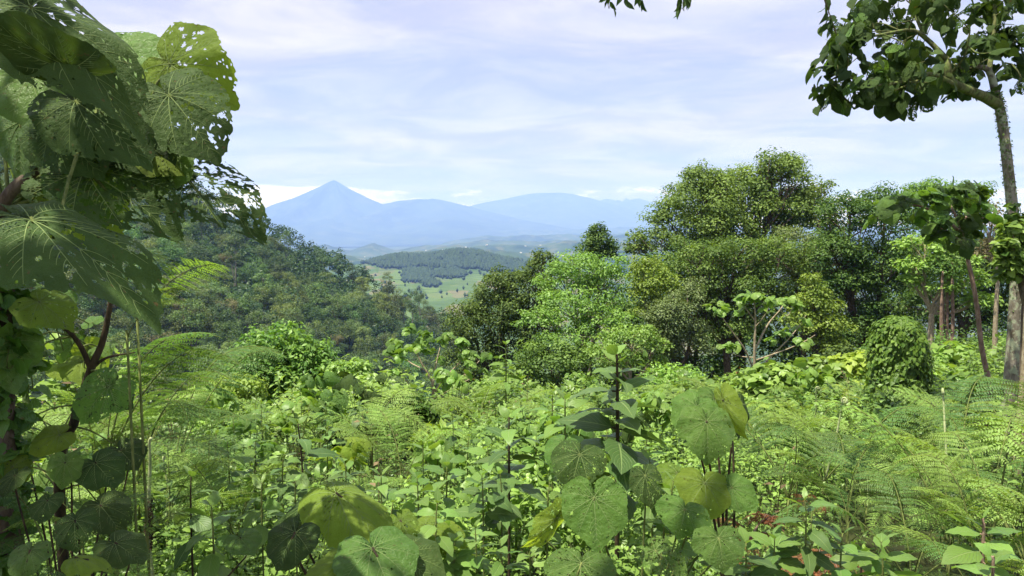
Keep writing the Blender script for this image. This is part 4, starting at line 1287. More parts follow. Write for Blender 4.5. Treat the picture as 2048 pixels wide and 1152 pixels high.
cpts = curve(pts(Y, (2030, 640), (2034, 540), (2026, 430), (2014, 320), (2004, 240), (1992, 190), (1965, 192), (1930, 178), (1900, 160)), 700) - np.array(tuple(base))
d = sphere_dirs(700, rs)
leaf_clumps(mossy, cpts, np.tile([[.060, .060, .04]], (700, 1)), 5, .032, rs, RH, rs.uniform(.1, .9, 700))
tag(link('moss', mossy.mesh('moss', M_hill_mid), P.o), None, None, kind='stuff')
tips = []
for _ in range(66):
    u = rs.random()
    px = 1640 + 400 * u ** 0.9
    top = -20 + 120 * (1 - min(1, (px - 1640) / 70.0)) if px < 1710 else -40
    bot = 205 - max(0, px - 1850) * 0.30
    tips.append((px, rs.uniform(top, bot), rs.uniform(-.9, .7)))
tips += [(1650, 140, -.6), (1660, 170, -.6), (1680, 195, -.6), (1720, 190, -.5), (1760, 205, -.5), (1800, 195, -.5), (1840, 190, -.4), (1870, 180, -.3), (1690, 110, -.6), (1700, 60, -.4), (1720, 20, -.3), (2040, 100, .1), (2045, 160, -.2), (2030, 140, .2), (2010, 20, .2)]
tp_ = pts(Y, *tips)
for t_ in tp_:
    s_ = Vector(BRP[int(np.argmin(np.linalg.norm(BRP - np.array(tuple(t_)), axis=1)))])
    BR.append(([s_, (s_ + t_) / 2 + rv(rs, .05), t_], (.009, .006, .004), 7, 5))
P.tubes('branches', BR, M_bark_moss)
leafy_tips(P, tp_, 2.9, .155, SMALLH['dark'] * 3 + [SMALLH['dark'][2]] * 3 + [SMALLH['green'][2]] * 2, rs, hang=1.0, spread=.9)
mb = MB()
cc = np.array([tuple(t_ - P.b) for t_ in tp_])
leaf_clumps(mb, cc, np.tile([[.22, .22, .15]], (len(cc), 1)), 6, .125, rs, HEART_S, rs.uniform(0, .8, len(cc)), droop=.9, jit=.8)
tag(link('foliage', mb.mesh('foliage', M_big_dark), P.o), None, None, kind='stuff')
# the leafy bush at the right edge and the pale trunk beside it
bush('climbing_bush', 'bushy climber with bright heart leaves against the lichened trunk', 7.4, 2048, 400, 110, 190, M_leafy, .075, 470, H6, .6, 40, .22, (.2, .9), lob=4)
base = on_ground(2049, 7)
P = Plant('thin_tree', 'pale thin trunk cut by the picture edge', 'tree', base)
P.tubes('trunk', [([base, *pts(7, (2050, 760), (2054, 690), (2060, 560))], (.05, .045, .04), 10, 8)], M_twig)

# the stump wrapped in ivy
rs = np.random.default_rng(55)
Y = 10.5
base = on_ground(1800, Y)
P = Plant('ivy_stump', 'squat column of dense dark-green ivy leaves wrapped round a stump', 'ivy', base)
top = at(1795, 632, Y)
H = top.z - base.z
P.tubes('stump', [([base - UPV * .1, base + Vector((0.02, 0, H * .5)), base + Vector((-.02, 0, H * .9))], (.28, .26, .18), 8, 10)], M_bark)
n = 7000
zz = rs.random(n) ** 0.9
a = rs.uniform(0, 6.28, n)
prof = np.interp(zz, [0, .25, .6, .82, .93, 1.0], [.43, .42, .39, .35, .28, .11]) * (1 + .12 * np.sin(3 * a + zz * 7) + .07 * np.sin(7 * a - zz * 19)) * (rs.uniform(.84, 1.06, n) + .16 * (rs.random(n) < .06))
pos = np.stack([prof * np.cos(a) - 0.03 * zz, prof * np.sin(a), zz * H], -1)
out = np.stack([np.cos(a), np.sin(a), 0.25 + 1.4 * np.clip(zz - .85, 0, 1) * 6], -1)
mb = MB()
batch(mb, H6, pos, np.stack([-np.sin(a) * rs.normal(0, .6, n), np.cos(a) * rs.normal(0, .6, n), -1 + 0 * a], -1) + out * .5, out + rs.normal(0, .35, (n, 3)) + [0, 0, .35], rs.uniform(.045, .075, n), np.clip(rs.normal(.5, .28, n), 0, 1))
tag(link('ivy_leaves', mb.mesh('ivy_leaves', M_ivy), P.o), None, None, kind='stuff')

# broad-leaved shrubs that break up the slope
HS = [(640, 790, 8.5, 30, .15, 'green', 'with big floppy leaves below the rounded glossy bush'), (735, 775, 9.0, 26, .15, 'dark', 'with dark floppy leaves left of the low dark bush'), (585, 825, 7.5, 22, .12, 'bright', 'with light leaves above the dark-stemmed herb'),
      (1150, 875, 5.0, 26, .10, 'green', 'crowding the tall dark-stemmed plant'), (1300, 815, 7.5, 26, .12, 'bright', 'with light leaves right of the tall dark-stemmed plant'), (905, 770, 10.5, 22, .13, 'bright', 'under the forked shrub crown'),
      (1080, 840, 6.5, 24, .10, 'bright', 'right of the upright-tipped herb'), (510, 880, 6.0, 24, .10, 'green', 'left of the dark-stemmed herb'), (880, 890, 5.6, 22, .09, 'bright', 'below the low dark bush'), (420, 800, 9.0, 24, .14, 'bright', 'above the arching ferns'),
      (1620, 760, 12, 26, .16, 'bright', 'below the yellow-green conical tree'), (1880, 740, 12, 26, .16, 'bright', 'left of the umbrella sapling foot'), (1230, 860, 5.5, 20, .10, 'dark', 'behind the tall dark-stemmed plant'), (690, 900, 5.2, 20, .09, 'yellow', 'beside the pale fern')]
for i, (px, py, Y, n, sz, kd, words) in enumerate(HS):
    rs = np.random.default_rng(560 + i)
    c = at(px, py, Y)
    base = Vector((c.x, Y, float(ground(c.x, Y))))
    P = Plant('heart_leaved_shrub', 'heart-leaved shrub ' + words, 'shrub', base, 'heart-leaved shrubs of the slope')
    tips, B = [], []
    for q in range(7):
        a_ = q * 2.4
        t_ = c + Vector((math.cos(a_) * rs.uniform(.4, 2.4) * sz, math.sin(a_) * rs.uniform(.4, 2) * sz, rs.uniform(-1.6, 1.4) * sz))
        tips.append(t_)
        B.append(([base, (base + t_) / 2 + rv(rs, .3 * sz), t_], (.008, .005, .003), 7, 5))
    P.tubes('branches', B, M_stem)
    leafy_tips(P, tips, n / 7.0, sz, SMALLH[kd], rs, hang=.7, spread=.7)

# ------------------------------------------------------------------ ferns


def frond_mesh(seed, mat, np_=15, reach=.80, high=.62, droop=.5, dead=False, base_len=.34):
    rs = np.random.default_rng(seed)
    t = np.linspace(0, 1, 26)
    y = reach * t ** 1.25
    z = high * np.sin(np.pi * np.minimum(t, 1) * (0.5 + 0.32 * droop)) ** 0.9
    x = rs.uniform(-.07, .07) * t ** 2
    C = np.stack([x + 0 * t, y, z], -1)
    mb = MB()
    V, Fq, uv = tube(C, np.linspace(.0062, .0016, 26), 5)
    mb.add(V, Fq, 0.9, uv, 1)
    tan = norm(np.gradient(C, axis=0))
    pos, dr, nr, sz, ti, wd = [], [], [], [], [], []
    for i in range(np_):
        s = i / (np_ - 1.0)
        tt = 0.34 + 0.65 * s ** 0.92
        f = tt * 25
        i0 = int(min(f, 24))
        p0 = C[i0] + (C[i0 + 1] - C[i0]) * (f - i0)
        tg = tan[i0]
        side = norm(np.cross(tg, [0, 0, 1.0]))
        nor = np.cross(side, tg)
        L = base_len * (1 - s) ** 0.85 * (0.72 + 0.5 * min(1, s * 5)) + 0.012
        for sd in (1, -1):
            ax = norm(side * sd + tg * (0.30 + .35 * s) + nor * (-.02) + rs.normal(0, .05, 3))
            m = int(6 + 19 * (1 - s))
            q = np.linspace(0.06, 1, m)
            pc = p0 + ax * (q * L)[:, None] + np.array([0, 0, -1.0]) * (q ** 2 * L * (.28 + .5 * dead) * rs.uniform(.5, 1.4))[:, None]
            if L > .1:
                V, Fq, uv = tube(pc[::max(1, m // 4)], .0016, 3)
                mb.add(V, Fq, 0.9, uv, 1)
            pa = norm(np.gradient(pc, axis=0)) if m > 1 else np.array([ax])
            pl = np.clip(np.minimum(L * .27, .031) * (1 - q) ** .6 * (0.75 + .5 * np.minimum(1, q * 6)), .005, None)
            sn = norm(np.cross(pa, nor))
            for s2 in (1, -1):
                pos.append(pc)
                dr.append(sn * s2 + pa * .42 + rs.normal(0, .10 + .3 * dead, (m, 3)) - np.array([0, 0, .12 + .4 * dead]))
                nr.append(np.tile(nor, (m, 1)) + rs.normal(0, .16 + .4 * dead, (m, 3)))
                sz.append(pl * rs.uniform(.85, 1.1, m))
                ti.append(np.clip(rs.normal(.5 + .25 * s, .12, m), 0, 1))
                wd.append(np.full(m, .78))
    batch(mb, RH, np.vstack(pos), np.vstack(dr), np.vstack(nr), np.concatenate(sz), np.concatenate(ti), np.concatenate(wd))
    return mb.mesh('frond', [mat, M_bark_red if dead else M_stem])


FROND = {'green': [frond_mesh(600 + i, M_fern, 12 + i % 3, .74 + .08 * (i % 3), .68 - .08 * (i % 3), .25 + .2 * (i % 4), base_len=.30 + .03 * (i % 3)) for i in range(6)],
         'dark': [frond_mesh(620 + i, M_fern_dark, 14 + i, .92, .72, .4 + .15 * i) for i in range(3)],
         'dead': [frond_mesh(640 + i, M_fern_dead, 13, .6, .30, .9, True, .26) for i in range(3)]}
mb = MB()
tt = np.linspace(0, 1, 30)
sp = np.linspace(0, 3.4 * np.pi, 26)
rsp = .030 * np.exp(-sp / 5.0)
cz = np.vstack([np.stack([.02 * np.sin(tt[:-1] * 3), 0 * tt[:-1], tt[:-1] * .62], -1), np.stack([.0 + .03 - rsp * np.cos(sp), 0 * sp, .62 + rsp * np.sin(sp)], -1)])
V, Fq, uv = tube(cz, np.concatenate([np.linspace(.009, .006, 29), np.linspace(.0075, .011, 26)]), 6)
mb.add(V, Fq, .5, uv)
CROZIER = mb.mesh('crozier', M_crozier)


def fern(label, px, py, Y, n, scale, kind, seed, az=None, spread=6.28, group=None, crozier=0, name='bracken_fern', lift=0.0):
    """py is where the fronds spread out; the foot stands on the ground below"""
    rs = np.random.default_rng(seed)
    p = at(px, py, Y)
    foot = Vector((p.x, p.y, p.z - .40 * scale))
    P = Plant(name, label, 'fern', foot, group)
    g = float(ground(p.x, p.y))
    if foot.z - g > .05:
        P.tubes('stalk', [([Vector((p.x, p.y, g - .03)), foot + UPV * .03], (.008 * scale + .002, .006 * scale + .002), 4, 5)], M_stem)
    a0 = rs.uniform(0, 6.28) if az is None else az
    for i in range(n):
        a = a0 + spread * (i + rs.uniform(-.3, .3)) / n - (spread / 2 if spread < 6 else 0)
        o = link('frond', FROND[kind][int(rs.integers(len(FROND[kind])))], P.o)
        o.rotation_euler = (rs.normal(0, .2), rs.normal(0, .24), a - math.pi / 2)
        s = scale * rs.uniform(.62, 1.15)
        o.scale = (s, s, s * rs.uniform(.8, 1.15))
    for i in range(crozier):
        o = link('crozier', CROZIER, P.o)
        o.location = rv(rs, .05 * scale)
        o.rotation_euler = (rs.normal(0, .1), rs.normal(0, .1), rs.uniform(0, 6.28))
        o.scale = [scale * rs.uniform(.9, 1.25)] * 3
    return P


FERNS = [  # px, py, Y, fronds, scale, kind, azimuth, spread, croziers, words
    (1560, 845, 7.0, 5, 1.0, 'green', None, 6.28, 0, 'behind the heart-leaved cluster'),
    (1620, 815, 8.5, 5, 1.0, 'green', None, 6.28, 1, 'below the pale-branched shrub'),
    (1670, 850, 8.6, 5, .8, 'green', None, 6.28, 0, 'left of the ivy-covered stump'),
    (1735, 965, 5.4, 5, .6, 'green', None, 6.28, 1, 'in front of the ivy-covered stump'),
    (1650, 880, 5.6, 5, .95, 'green', None, 6.28, 1, 'beside the heart-leaved cluster'),
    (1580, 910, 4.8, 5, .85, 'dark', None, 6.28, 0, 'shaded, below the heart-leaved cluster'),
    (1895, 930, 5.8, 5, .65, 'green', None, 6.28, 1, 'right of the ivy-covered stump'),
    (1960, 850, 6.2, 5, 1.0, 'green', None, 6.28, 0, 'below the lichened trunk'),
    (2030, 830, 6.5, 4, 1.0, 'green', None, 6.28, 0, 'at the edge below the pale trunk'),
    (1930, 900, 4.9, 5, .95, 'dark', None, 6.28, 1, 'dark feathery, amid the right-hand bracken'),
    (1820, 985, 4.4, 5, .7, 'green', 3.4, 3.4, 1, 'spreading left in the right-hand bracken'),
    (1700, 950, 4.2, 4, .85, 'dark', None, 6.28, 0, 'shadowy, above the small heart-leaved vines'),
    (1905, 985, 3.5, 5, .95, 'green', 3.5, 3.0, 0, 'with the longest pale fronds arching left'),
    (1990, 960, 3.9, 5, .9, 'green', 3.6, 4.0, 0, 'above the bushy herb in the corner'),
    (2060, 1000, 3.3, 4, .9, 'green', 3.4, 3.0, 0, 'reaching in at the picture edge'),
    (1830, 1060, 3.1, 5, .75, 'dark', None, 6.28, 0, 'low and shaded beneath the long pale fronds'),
    (1950, 1080, 2.9, 4, .65, 'green', 3.4, 3.4, 0, 'low beside the bushy corner herb'),
    (1700, 1010, 3.7, 4, .6, 'dark', None, 6.28, 0, 'small, behind the heart-leaved vines'),
    (740, 860, 7.0, 6, 1.0, 'green', None, 6.28, 0, 'with flat pale fronds in the open middle'),
    (800, 915, 6.0, 6, .95, 'green', None, 6.28, 0, 'pale, below the flat-fronded fern'),
    (960, 815, 9.5, 5, 1.0, 'green', None, 6.28, 0, 'left of the tall dark-stemmed plant'),
    (1030, 795, 11.5, 5, 1.1, 'green', None, 6.28, 0, 'far, below the dark glossy tree'),
    (860, 800, 11.0, 5, 1.0, 'green', None, 6.28, 0, 'under the bare forked shrub'),
    (640, 850, 8.0, 5, .9, 'green', None, 6.28, 0, 'left of the flat-fronded fern'),
    (330, 975, 3.8, 6, .62, 'green', None, 6.28, 1, 'silvery, round the straight hairy stem'),
    (250, 955, 4.2, 5, .8, 'green', None, 6.28, 0, 'sunlit, behind the shaded leaves'),
    (420, 930, 5.0, 5, .7, 'green', None, 6.28, 0, 'light, below the arching dark ferns'),
    (470, 1010, 3.5, 5, .55, 'green', None, 6.28, 0, 'small, between two dark-stemmed herbs'),
    (290, 830, 6.0, 6, 1.1, 'green', None, 6.28, 0, 'yellow-green, behind the forked sapling stem'),
    (180, 840, 6.5, 5, 1.1, 'green', None, 6.28, 0, 'yellow-green, left of the forked sapling stem'),
    (350, 830, 5.0, 5, 1.0, 'dark', .2, 2.6, 0, 'dark, arching low over the light fern'),
    (90, 1075, 2.1, 5, .42, 'dark', None, 6.28, 0, 'dull, low at the left among shaded leaves'),
    (230, 1040, 2.3, 5, .38, 'green', None, 6.28, 0, 'small, beside the straight hairy stem foot'),
    (160, 985, 2.5, 4, .40, 'green', None, 6.28, 0, 'small, behind the shaded heart leaves'),
    (560, 830, 10, 5, 1.1, 'green', None, 6.28, 0, 'below the rounded glossy bush'),
    (1120, 830, 8.0, 4, .8, 'green', None, 6.28, 0, 'right of the broad upright-tipped herb'),
    (1320, 800, 9.0, 4, .9, 'green', None, 6.28, 0, 'between the tall plant and the heart-leaved cluster'),
    (1440, 790, 10, 5, 1.1, 'green', None, 6.28, 0, 'behind the heart-leaved cluster top'),
]
for i, (px, py, Y, n, sc, kd, az, spd, cz_, words) in enumerate(FERNS):
    fern('bracken fern ' + words, px, py, Y, n, sc, kd, 700 + i, az, spd, 'bracken ferns of the undergrowth', cz_)
for i, (px, py, Y, words) in enumerate([(1585, 1125, 2.6, 'curled rusty at the bottom edge'), (1640, 1095, 2.75, 'beside the small vines'), (1515, 1135, 2.6, 'below the largest holed leaf'), (1625, 985, 3.6, 'small withered among green fronds'),
                                        (1500, 1020, 3.2, 'between heart leaves and green bracken'), (1690, 1140, 2.5, 'lying lowest in the corner')]):
    fern('dead brown bracken ' + words, px, py, Y, 5, .42 if i != 3 else .25, 'dead', 760 + i, group='dead bracken', name='dead_bracken')
# the great arching dark fronds on the left
fern('great dark fern whose long fronds arch over from the left', 215, 800, 3.4, 4, .80, 'dark', 780, .15, 1.2, name='arching_fern')
fern('dark fern with hanging fronds below the great arching one', 270, 850, 3.9, 5, .85, 'dark', 781, .1, 1.8, name='arching_fern')
fern('backlit fern hanging beneath the broad drooping leaf', 250, 590, 2.2, 2, .36, 'green', 782, .1, .9, name='hanging_fern')
fern('thin fern reaching out across the far hillside', 270, 545, 2.4, 2, .42, 'green', 783, .05, .5, name='hanging_fern')

# ------------------------------------------------------------------ herbs with dark stems and paired leaves


def herb(name, label, px, py_top, py_bot, Y, nodes, size, kind, seed, stem_r=.008, stem=None, lean=0.0, start=.2, top_yellow=True, group=None, ratio=1.0, droop=.35):
    rs = np.random.default_rng(seed)
    top = at(px + lean, py_top, Y)
    bot = at(px, py_bot, Y)
    g = float(ground(bot.x, Y))
    base = Vector((bot.x, Y, g))
    P = Plant(name, label, 'plant', base, group)
    c = curve([base, bot * .5 + top * .5 if bot.z > g else base * .5 + top * .5, top], 24)
    L = float(np.linalg.norm(np.diff(c, axis=0), axis=1).sum())
    V, Fq, uv = tube([Vector(p) - base for p in c], np.linspace(stem_r, stem_r * .45, 24), 7)
    mb = MB()
    mb.add(V, Fq, .5, uv)
    zlo = bot.z if bot.z > g else g
    spots = []
    a = rs.uniform(0, 3.14)
    for i in range(nodes):
        t = start + (1 - start) * (i / max(1, nodes - 1)) ** 0.85
        z = zlo + (top.z - zlo) * t
        q = int(np.argmin(np.abs(c[:, 2] - z)))
        p = Vector(c[q])
        p.z = z
        a += math.pi / 2 + rs.normal(0, .25)
        for s2 in (0, math.pi):
            aa = a + s2 + rs.normal(0, .2)
            k_ = math.sin(math.pi * min(1, .25 + .62 * t)) ** .7 if t < .93 else .42
            s = size * k_ * rs.uniform(.82, 1.15)
            rise = 1.15 if t > .93 else (.45 - droop * 2.4 * (1 - t)) + rs.normal(0, .15)
            d = Vector((math.cos(aa), math.sin(aa), rise))
            dn = d.normalized()
            o_ = p + dn * .10 * s
            V, Fq, uv = tube([p - base, o_ - base], stem_r * .35, 4)
            mb.add(V, Fq, .5, uv)
            lm = OV[kind] if t < .85 or not top_yellow else OV['green']
            P.leaf(lm[int(rs.integers(5))], o_, d, UPV + rv(rs, .38) - Vector((math.cos(aa), math.sin(aa), 0)) * .2, s, rs.uniform(.9, 1.25) * ratio)
    link('stem', mb.mesh('stem', stem or M_stem_dark), P.o)
    return P


herb('tall_herb', 'tall plant with thick dark stem and whorls of big drooping leaves', 1236, 712, 1000, 3.4, 14, .28, 'dark', 801, .013, lean=-2, start=.10, ratio=1.25)
herb('pointed_herb', 'plant tipped with one upright pale pointed leaf above drooping blades', 1018, 838, 1040, 3.2, 8, .20, 'dark', 802, .008, start=.2, ratio=1.1)
P = herb('dark_herb', 'dark-stemmed herb with hanging grey-green leaves on the open slope', 612, 850, 1010, 3.6, 5, .20, 'dark', 803, .007, lean=-16, droop=.6)
herb('dark_herb', 'herb with dark bud and few leaves left of the curled yellow leaf', 382, 955, 1110, 2.9, 4, .16, 'dark', 804, .006, droop=.5)
herb('leafy_herb', 'bushy pale herb with upright crown in the bottom corner', 1966, 1040, 1150, 2.5, 6, .17, 'green', 805, .009, M_bark_red, start=.25, ratio=1.25)
herb('leafy_herb', 'small fresh herb beside the dead bracken', 1722, 1105, 1175, 2.5, 5, .12, 'green', 806, .006, ratio=1.2)
herb('leafy_herb', 'bright herb below the bushy corner herb', 1985, 1115, 1200, 2.2, 4, .15, 'green', 807, .007, M_bark_red, ratio=1.3)
herb('tall_herb', 'tall leafy plant topped by a pale flower spike before the dark tree', 1012, 690, 800, 8.5, 9, .22, 'green', 808, .012, M_stem)
herb('leafy_herb', 'upright herb with bright top left of the dark-stemmed herb', 432, 868, 960, 4.6, 6, .14, 'green', 809, .006)
herb('leafy_herb', 'herb of broad leaves left of the tall dark-stemmed plant', 1130, 800, 940, 4.0, 7, .19, 'green', 810, .008, M_stem, ratio=1.2)
herb('leafy_herb', 'yellow-topped herb behind the tall dark-stemmed plant', 1105, 790, 880, 5.5, 5, .2, 'green', 811, .007, M_stem)
rs = np.random.default_rng(88)
WORDS = ['broad-leaved', 'narrow-leaved', 'drooping', 'bright-tipped', 'stocky', 'spindly', 'glossy', 'dull-leaved']
k = 0
for i in range(60):
    px = [470, 520, 560, 660, 700, 760, 840, 880, 930, 960, 1080, 1090, 1280, 1300, 1330, 880, 900, 950, 1000, 1060, 430, 520, 600, 690, 780, 1500, 1560, 1600, 1660, 1760,
          540, 650, 720, 800, 860, 920, 980, 1050, 1110, 1180, 1270, 1380, 1430, 1560, 340, 400, 460, 500, 580, 630, 980, 1020, 900, 840, 1760, 1800, 1880, 250, 180, 120][i]
    py = [880, 870, 900, 860, 930, 960, 950, 940, 880, 960, 880, 960, 880, 930, 960, 1010, 1080, 1060, 1090, 1080, 1010, 960, 960, 1000, 1010, 1090, 1080, 1000, 1060, 1080,
          810, 790, 800, 790, 880, 820, 770, 790, 770, 790, 790, 770, 800, 780, 900, 860, 830, 800, 790, 780, 900, 950, 1110, 1120, 760, 780, 760, 880, 860, 930][i]
    px, py = px + rs.uniform(-16, 16), py + rs.uniform(-10, 10)
    drop = (py - 460) / F
    Y = float(np.clip((1.05 - 0.17 * 2.5) / max(drop - 0.17, .045) * .86, 2.4, 9.5))
    where = ('in the shaded left-hand thicket' if px < 300 else 'on the open slope below the rounded bush' if px < 700 and py < 950 else 'in the lower left of the open slope' if px < 700 else
             'in the middle of the open slope' if px < 1000 and py < 950 else 'near the lower edge left of the round leaves' if px < 1150 else 'around the tall dark-stemmed plant' if px < 1400 else 'among the right-hand bracken')
    nd, sz, kd = int(rs.integers(7, 11)), rs.uniform(.095, .165), 'green' if rs.random() < .75 else 'dark'
    gs, ra, dp = rs.random() < .6, rs.uniform(.85, 1.3), rs.uniform(.2, .6)
    words = ' '.join(['large' if sz > .14 else 'small' if sz < .115 else 'middling', 'broad-leaved' if ra > 1.08 else 'narrow-leaved', 'drooping' if dp > .4 else 'upright', 'dark' if kd == 'dark' else 'bright', 'herb'])
    herb('leafy_herb', '%s %s' % (words, where), px, py, py + 95 * 3 / Y + 30, Y, nd, sz, kd, 820 + i, .0045, M_stem,
         lean=rs.uniform(-10, 10), group='leafy herbs of the undergrowth', ratio=ra, droop=dp, start=.05)

# ------------------------------------------------------------------ plants with giant heart-shaped leaves
TOCAM = Vector((0, -1, .35))


def hero(P, spec):
    """spec: stalk px, py, depth; tip px, py, depth; width; which mesh; colour; normal"""
    stalks = []
    for (ax, ay, ya, tx, ty, yt, wd, mi, colr, nn) in spec:
        A, T_ = at(ax, ay, ya), at(tx, ty, yt)
        d = T_ - A
        P.leaf(HEARTS[colr][mi], A, d, Vector(nn), d.length, wd)
        stalks.append((A, d.normalized(), Vector(nn)))
    return stalks


def petioles(P, stalks, root, r_, mat, name='stem', sag=.10):
    specs = []
    for A, d, n in stalks:
        root_ = root(A) if callable(root) else root
        m1 = A - n.normalized() * .05 + d * .05
        m2 = (root_ + A) * .5 + Vector((0, 0, sag * (A - root_).length)) * .5
        specs.append(([root_, m2, m1, A], (r_, r_ * .6, r_ * .5), 12, 6))
    return P.tubes(name, specs, mat)


# the round-leaved plant at the bottom centre
b = on_ground(1290, 2.75)
P = Plant('round_leaved_plant', 'low plant with broad round bright-green leaves, some pierced by insects', 'plant', b)
st = hero(P, [
    (1188, 995, 2.30, 1196, 1104, 2.22, 1.02, 1, 'green', (-.05, -.8, .55)),
    (1370, 1018, 2.45, 1362, 1072, 2.38, 1.55, 2, 'green', (.1, -.7, .7)),
    (1410, 965, 2.60, 1420, 1036, 2.50, 1.30, 0, 'yellow', (.15, -.75, .6)),
    (1437, 1075, 2.30, 1456, 1140, 2.22, 1.35, 2, 'green', (.1, -.7, .7)),
    (1163, 1125, 2.10, 1155, 1200, 2.00, 1.45, 3, 'green', (0, -.6, .8)),
    (1462, 975, 2.6, 1508, 1020, 2.5, .85, 0, 'green', (-.5, -.6, .5)),
    (1310, 1100, 2.35, 1372, 1145, 2.25, 1.0, 4, 'green', (.1, -.5, .8)),
    (1115, 1035, 2.35, 1062, 1118, 2.3, .55, 3, 'yellow', (.7, -.4, .4)),
    (1160, 908, 2.75, 1140, 975, 2.65, 1.15, 3, 'dark', (-.1, -.8, .5)),
    (1355, 945, 2.9, 1300, 960, 2.8, .8, 3, 'yellow', (0, -.4, .8)),
    (1125, 885, 3.0, 1098, 925, 2.9, .9, 2, 'green', (-.3, -.6, .6)),
    (1290, 950, 2.7, 1308, 1010, 2.6, .8, 3, 'dark', (0, -.8, .5)),
])
petioles(P, st, lambda A: b + (A - b) * .12, .006, M_stem)

# the cluster of upright hearts
b = on_ground(1475, 3.1)
P = Plant('heart_leaved_plant', 'cluster of large smooth heart leaves beside the bracken', 'plant', b)
st = hero(P, [
    (1393, 812, 3.0, 1362, 872, 2.92, 1.0, 0, 'green', (-.25, -.75, .6)),
    (1414, 842, 2.85, 1424, 925, 2.75, 1.08, 2, 'green', (.05, -.85, .5)),
    (1445, 800, 3.0, 1470, 880, 2.9, .55, 5, 'yellow', (-.85, -.4, .4)),
    (1478, 812, 3.15, 1490, 880, 3.1, .85, 0, 'dark', (.5, -.7, -.2)),
    (1430, 795, 3.2, 1440, 850, 3.1, 1.0, 0, 'green', (0, -.5, .8)),
])
petioles(P, st, b + Vector((0, 0, .1)), .008, M_stem_dark)

# the curled yellow leaf and its neighbours at the bottom left
b = on_ground(690, 2.5)
P = Plant('curled_leaf_plant', 'plant with a huge curled yellow-green leaf over a dark heart leaf', 'plant', b)
st = hero(P, [
    (672, 985, 2.30, 782, 1046, 2.15, .80, 6, 'yellow', (.15, -.35, .95)),
    (664, 985, 2.38, 640, 1010, 2.30, 2.2, 6, 'yellow', (-.35, -.45, .85)),
    (590, 1064, 2.05, 545, 1132, 1.95, 1.15, 0, 'dark', (-.25, -.75, .65)),
    (612, 1010, 2.5, 530, 1050, 2.45, .55, 0, 'dark', (0, -.3, 1)),
    (700, 1120, 1.95, 600, 1152, 1.85, .75, 0, 'yellow', (.0, -.35, .95)),
    (745, 1095, 1.95, 790, 1190, 1.8, 1.0, 0, 'green', (.15, -.6, .8)),
    (800, 1110, 2.0, 880, 1160, 1.9, .95, 0, 'dark', (.1, -.5, .85)),
    (850, 1050, 2.5, 915, 1058, 2.45, .9, 3, 'yellow', (.1, -.3, .95)),
    (800, 1040, 2.35, 832, 1085, 2.28, .9, 3, 'yellow', (.3, -.6, .6)),
    (885, 1070, 2.5, 920, 1120, 2.4, .9, 3, 'yellow', (.1, -.7, .6)),
])
petioles(P, st, lambda A: b + (A - b) * .1, .007, M_stem_dark)

# ------------------------------------------------------------------ the shaded shrub that frames the left side
b = on_ground(-60, 2.0)
P = Plant('giant_leaved_shrub', 'overhanging shrub of giant insect-eaten heart leaves framing the left side', 'shrub', b)
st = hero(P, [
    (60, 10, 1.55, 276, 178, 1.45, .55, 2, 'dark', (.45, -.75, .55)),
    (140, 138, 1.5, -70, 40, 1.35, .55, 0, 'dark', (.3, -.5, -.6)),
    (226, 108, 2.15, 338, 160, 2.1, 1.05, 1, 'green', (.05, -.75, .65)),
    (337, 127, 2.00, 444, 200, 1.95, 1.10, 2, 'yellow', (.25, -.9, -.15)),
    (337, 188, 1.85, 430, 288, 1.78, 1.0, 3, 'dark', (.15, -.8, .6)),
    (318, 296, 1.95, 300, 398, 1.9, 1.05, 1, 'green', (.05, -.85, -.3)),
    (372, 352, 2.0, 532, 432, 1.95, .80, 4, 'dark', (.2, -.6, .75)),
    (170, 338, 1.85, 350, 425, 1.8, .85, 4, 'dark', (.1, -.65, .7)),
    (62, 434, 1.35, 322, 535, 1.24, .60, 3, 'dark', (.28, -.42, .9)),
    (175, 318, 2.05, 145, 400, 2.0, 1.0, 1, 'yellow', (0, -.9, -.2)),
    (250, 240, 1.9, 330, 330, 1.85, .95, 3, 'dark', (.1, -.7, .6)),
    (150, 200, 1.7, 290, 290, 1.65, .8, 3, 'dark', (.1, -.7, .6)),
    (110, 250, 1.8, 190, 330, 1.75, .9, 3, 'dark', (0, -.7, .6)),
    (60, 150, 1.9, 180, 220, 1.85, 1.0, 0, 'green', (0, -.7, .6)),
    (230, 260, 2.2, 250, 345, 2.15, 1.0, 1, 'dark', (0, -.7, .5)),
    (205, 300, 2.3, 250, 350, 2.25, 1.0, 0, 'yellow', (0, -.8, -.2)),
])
rs = np.random.default_rng(61)
for i in range(36):
    px, py = rs.uniform(-80, 330), rs.uniform(110, 400)
    if px > 230 and (py < 200 or py > 330):
        px -= 140
    Yl = rs.uniform(1.9, 2.7)
    A = at(px, py, Yl)
    d = Vector((rs.uniform(-.2, 1), rs.uniform(-.5, .2), rs.uniform(-1, -.1)))
    n = Vector((rs.normal(0, .35), -.6, rs.uniform(-.2, 1)))
    s = rs.uniform(.10, .19)
    P.leaf(HEARTS[['dark', 'dark', 'dark', 'green', 'yellow'][int(rs.integers(5))]][int(rs.choice([1, 2, 3, 3, 4]))], A, d, n, s, rs.uniform(.9, 1.1))
    st.append((A, d.normalized(), n))
br = curve([b, *pts(2.0, (-40, 640), (-10, 440), (60, 350), (160, 285), (260, 240), (335, 160))], 60)


def on_branch(A):
    q = br[int(np.argmin(np.linalg.norm(br - np.array(tuple(A + Vector((-.06, 0, -.08)))), axis=1)))]
    return Vector(q)


petioles(P, st, on_branch, .0055, M_stem)
P.tubes('trunk', [([Vector(p) for p in br[::6]], (.026, .020, .012, .006), 40, 9)], M_bark)

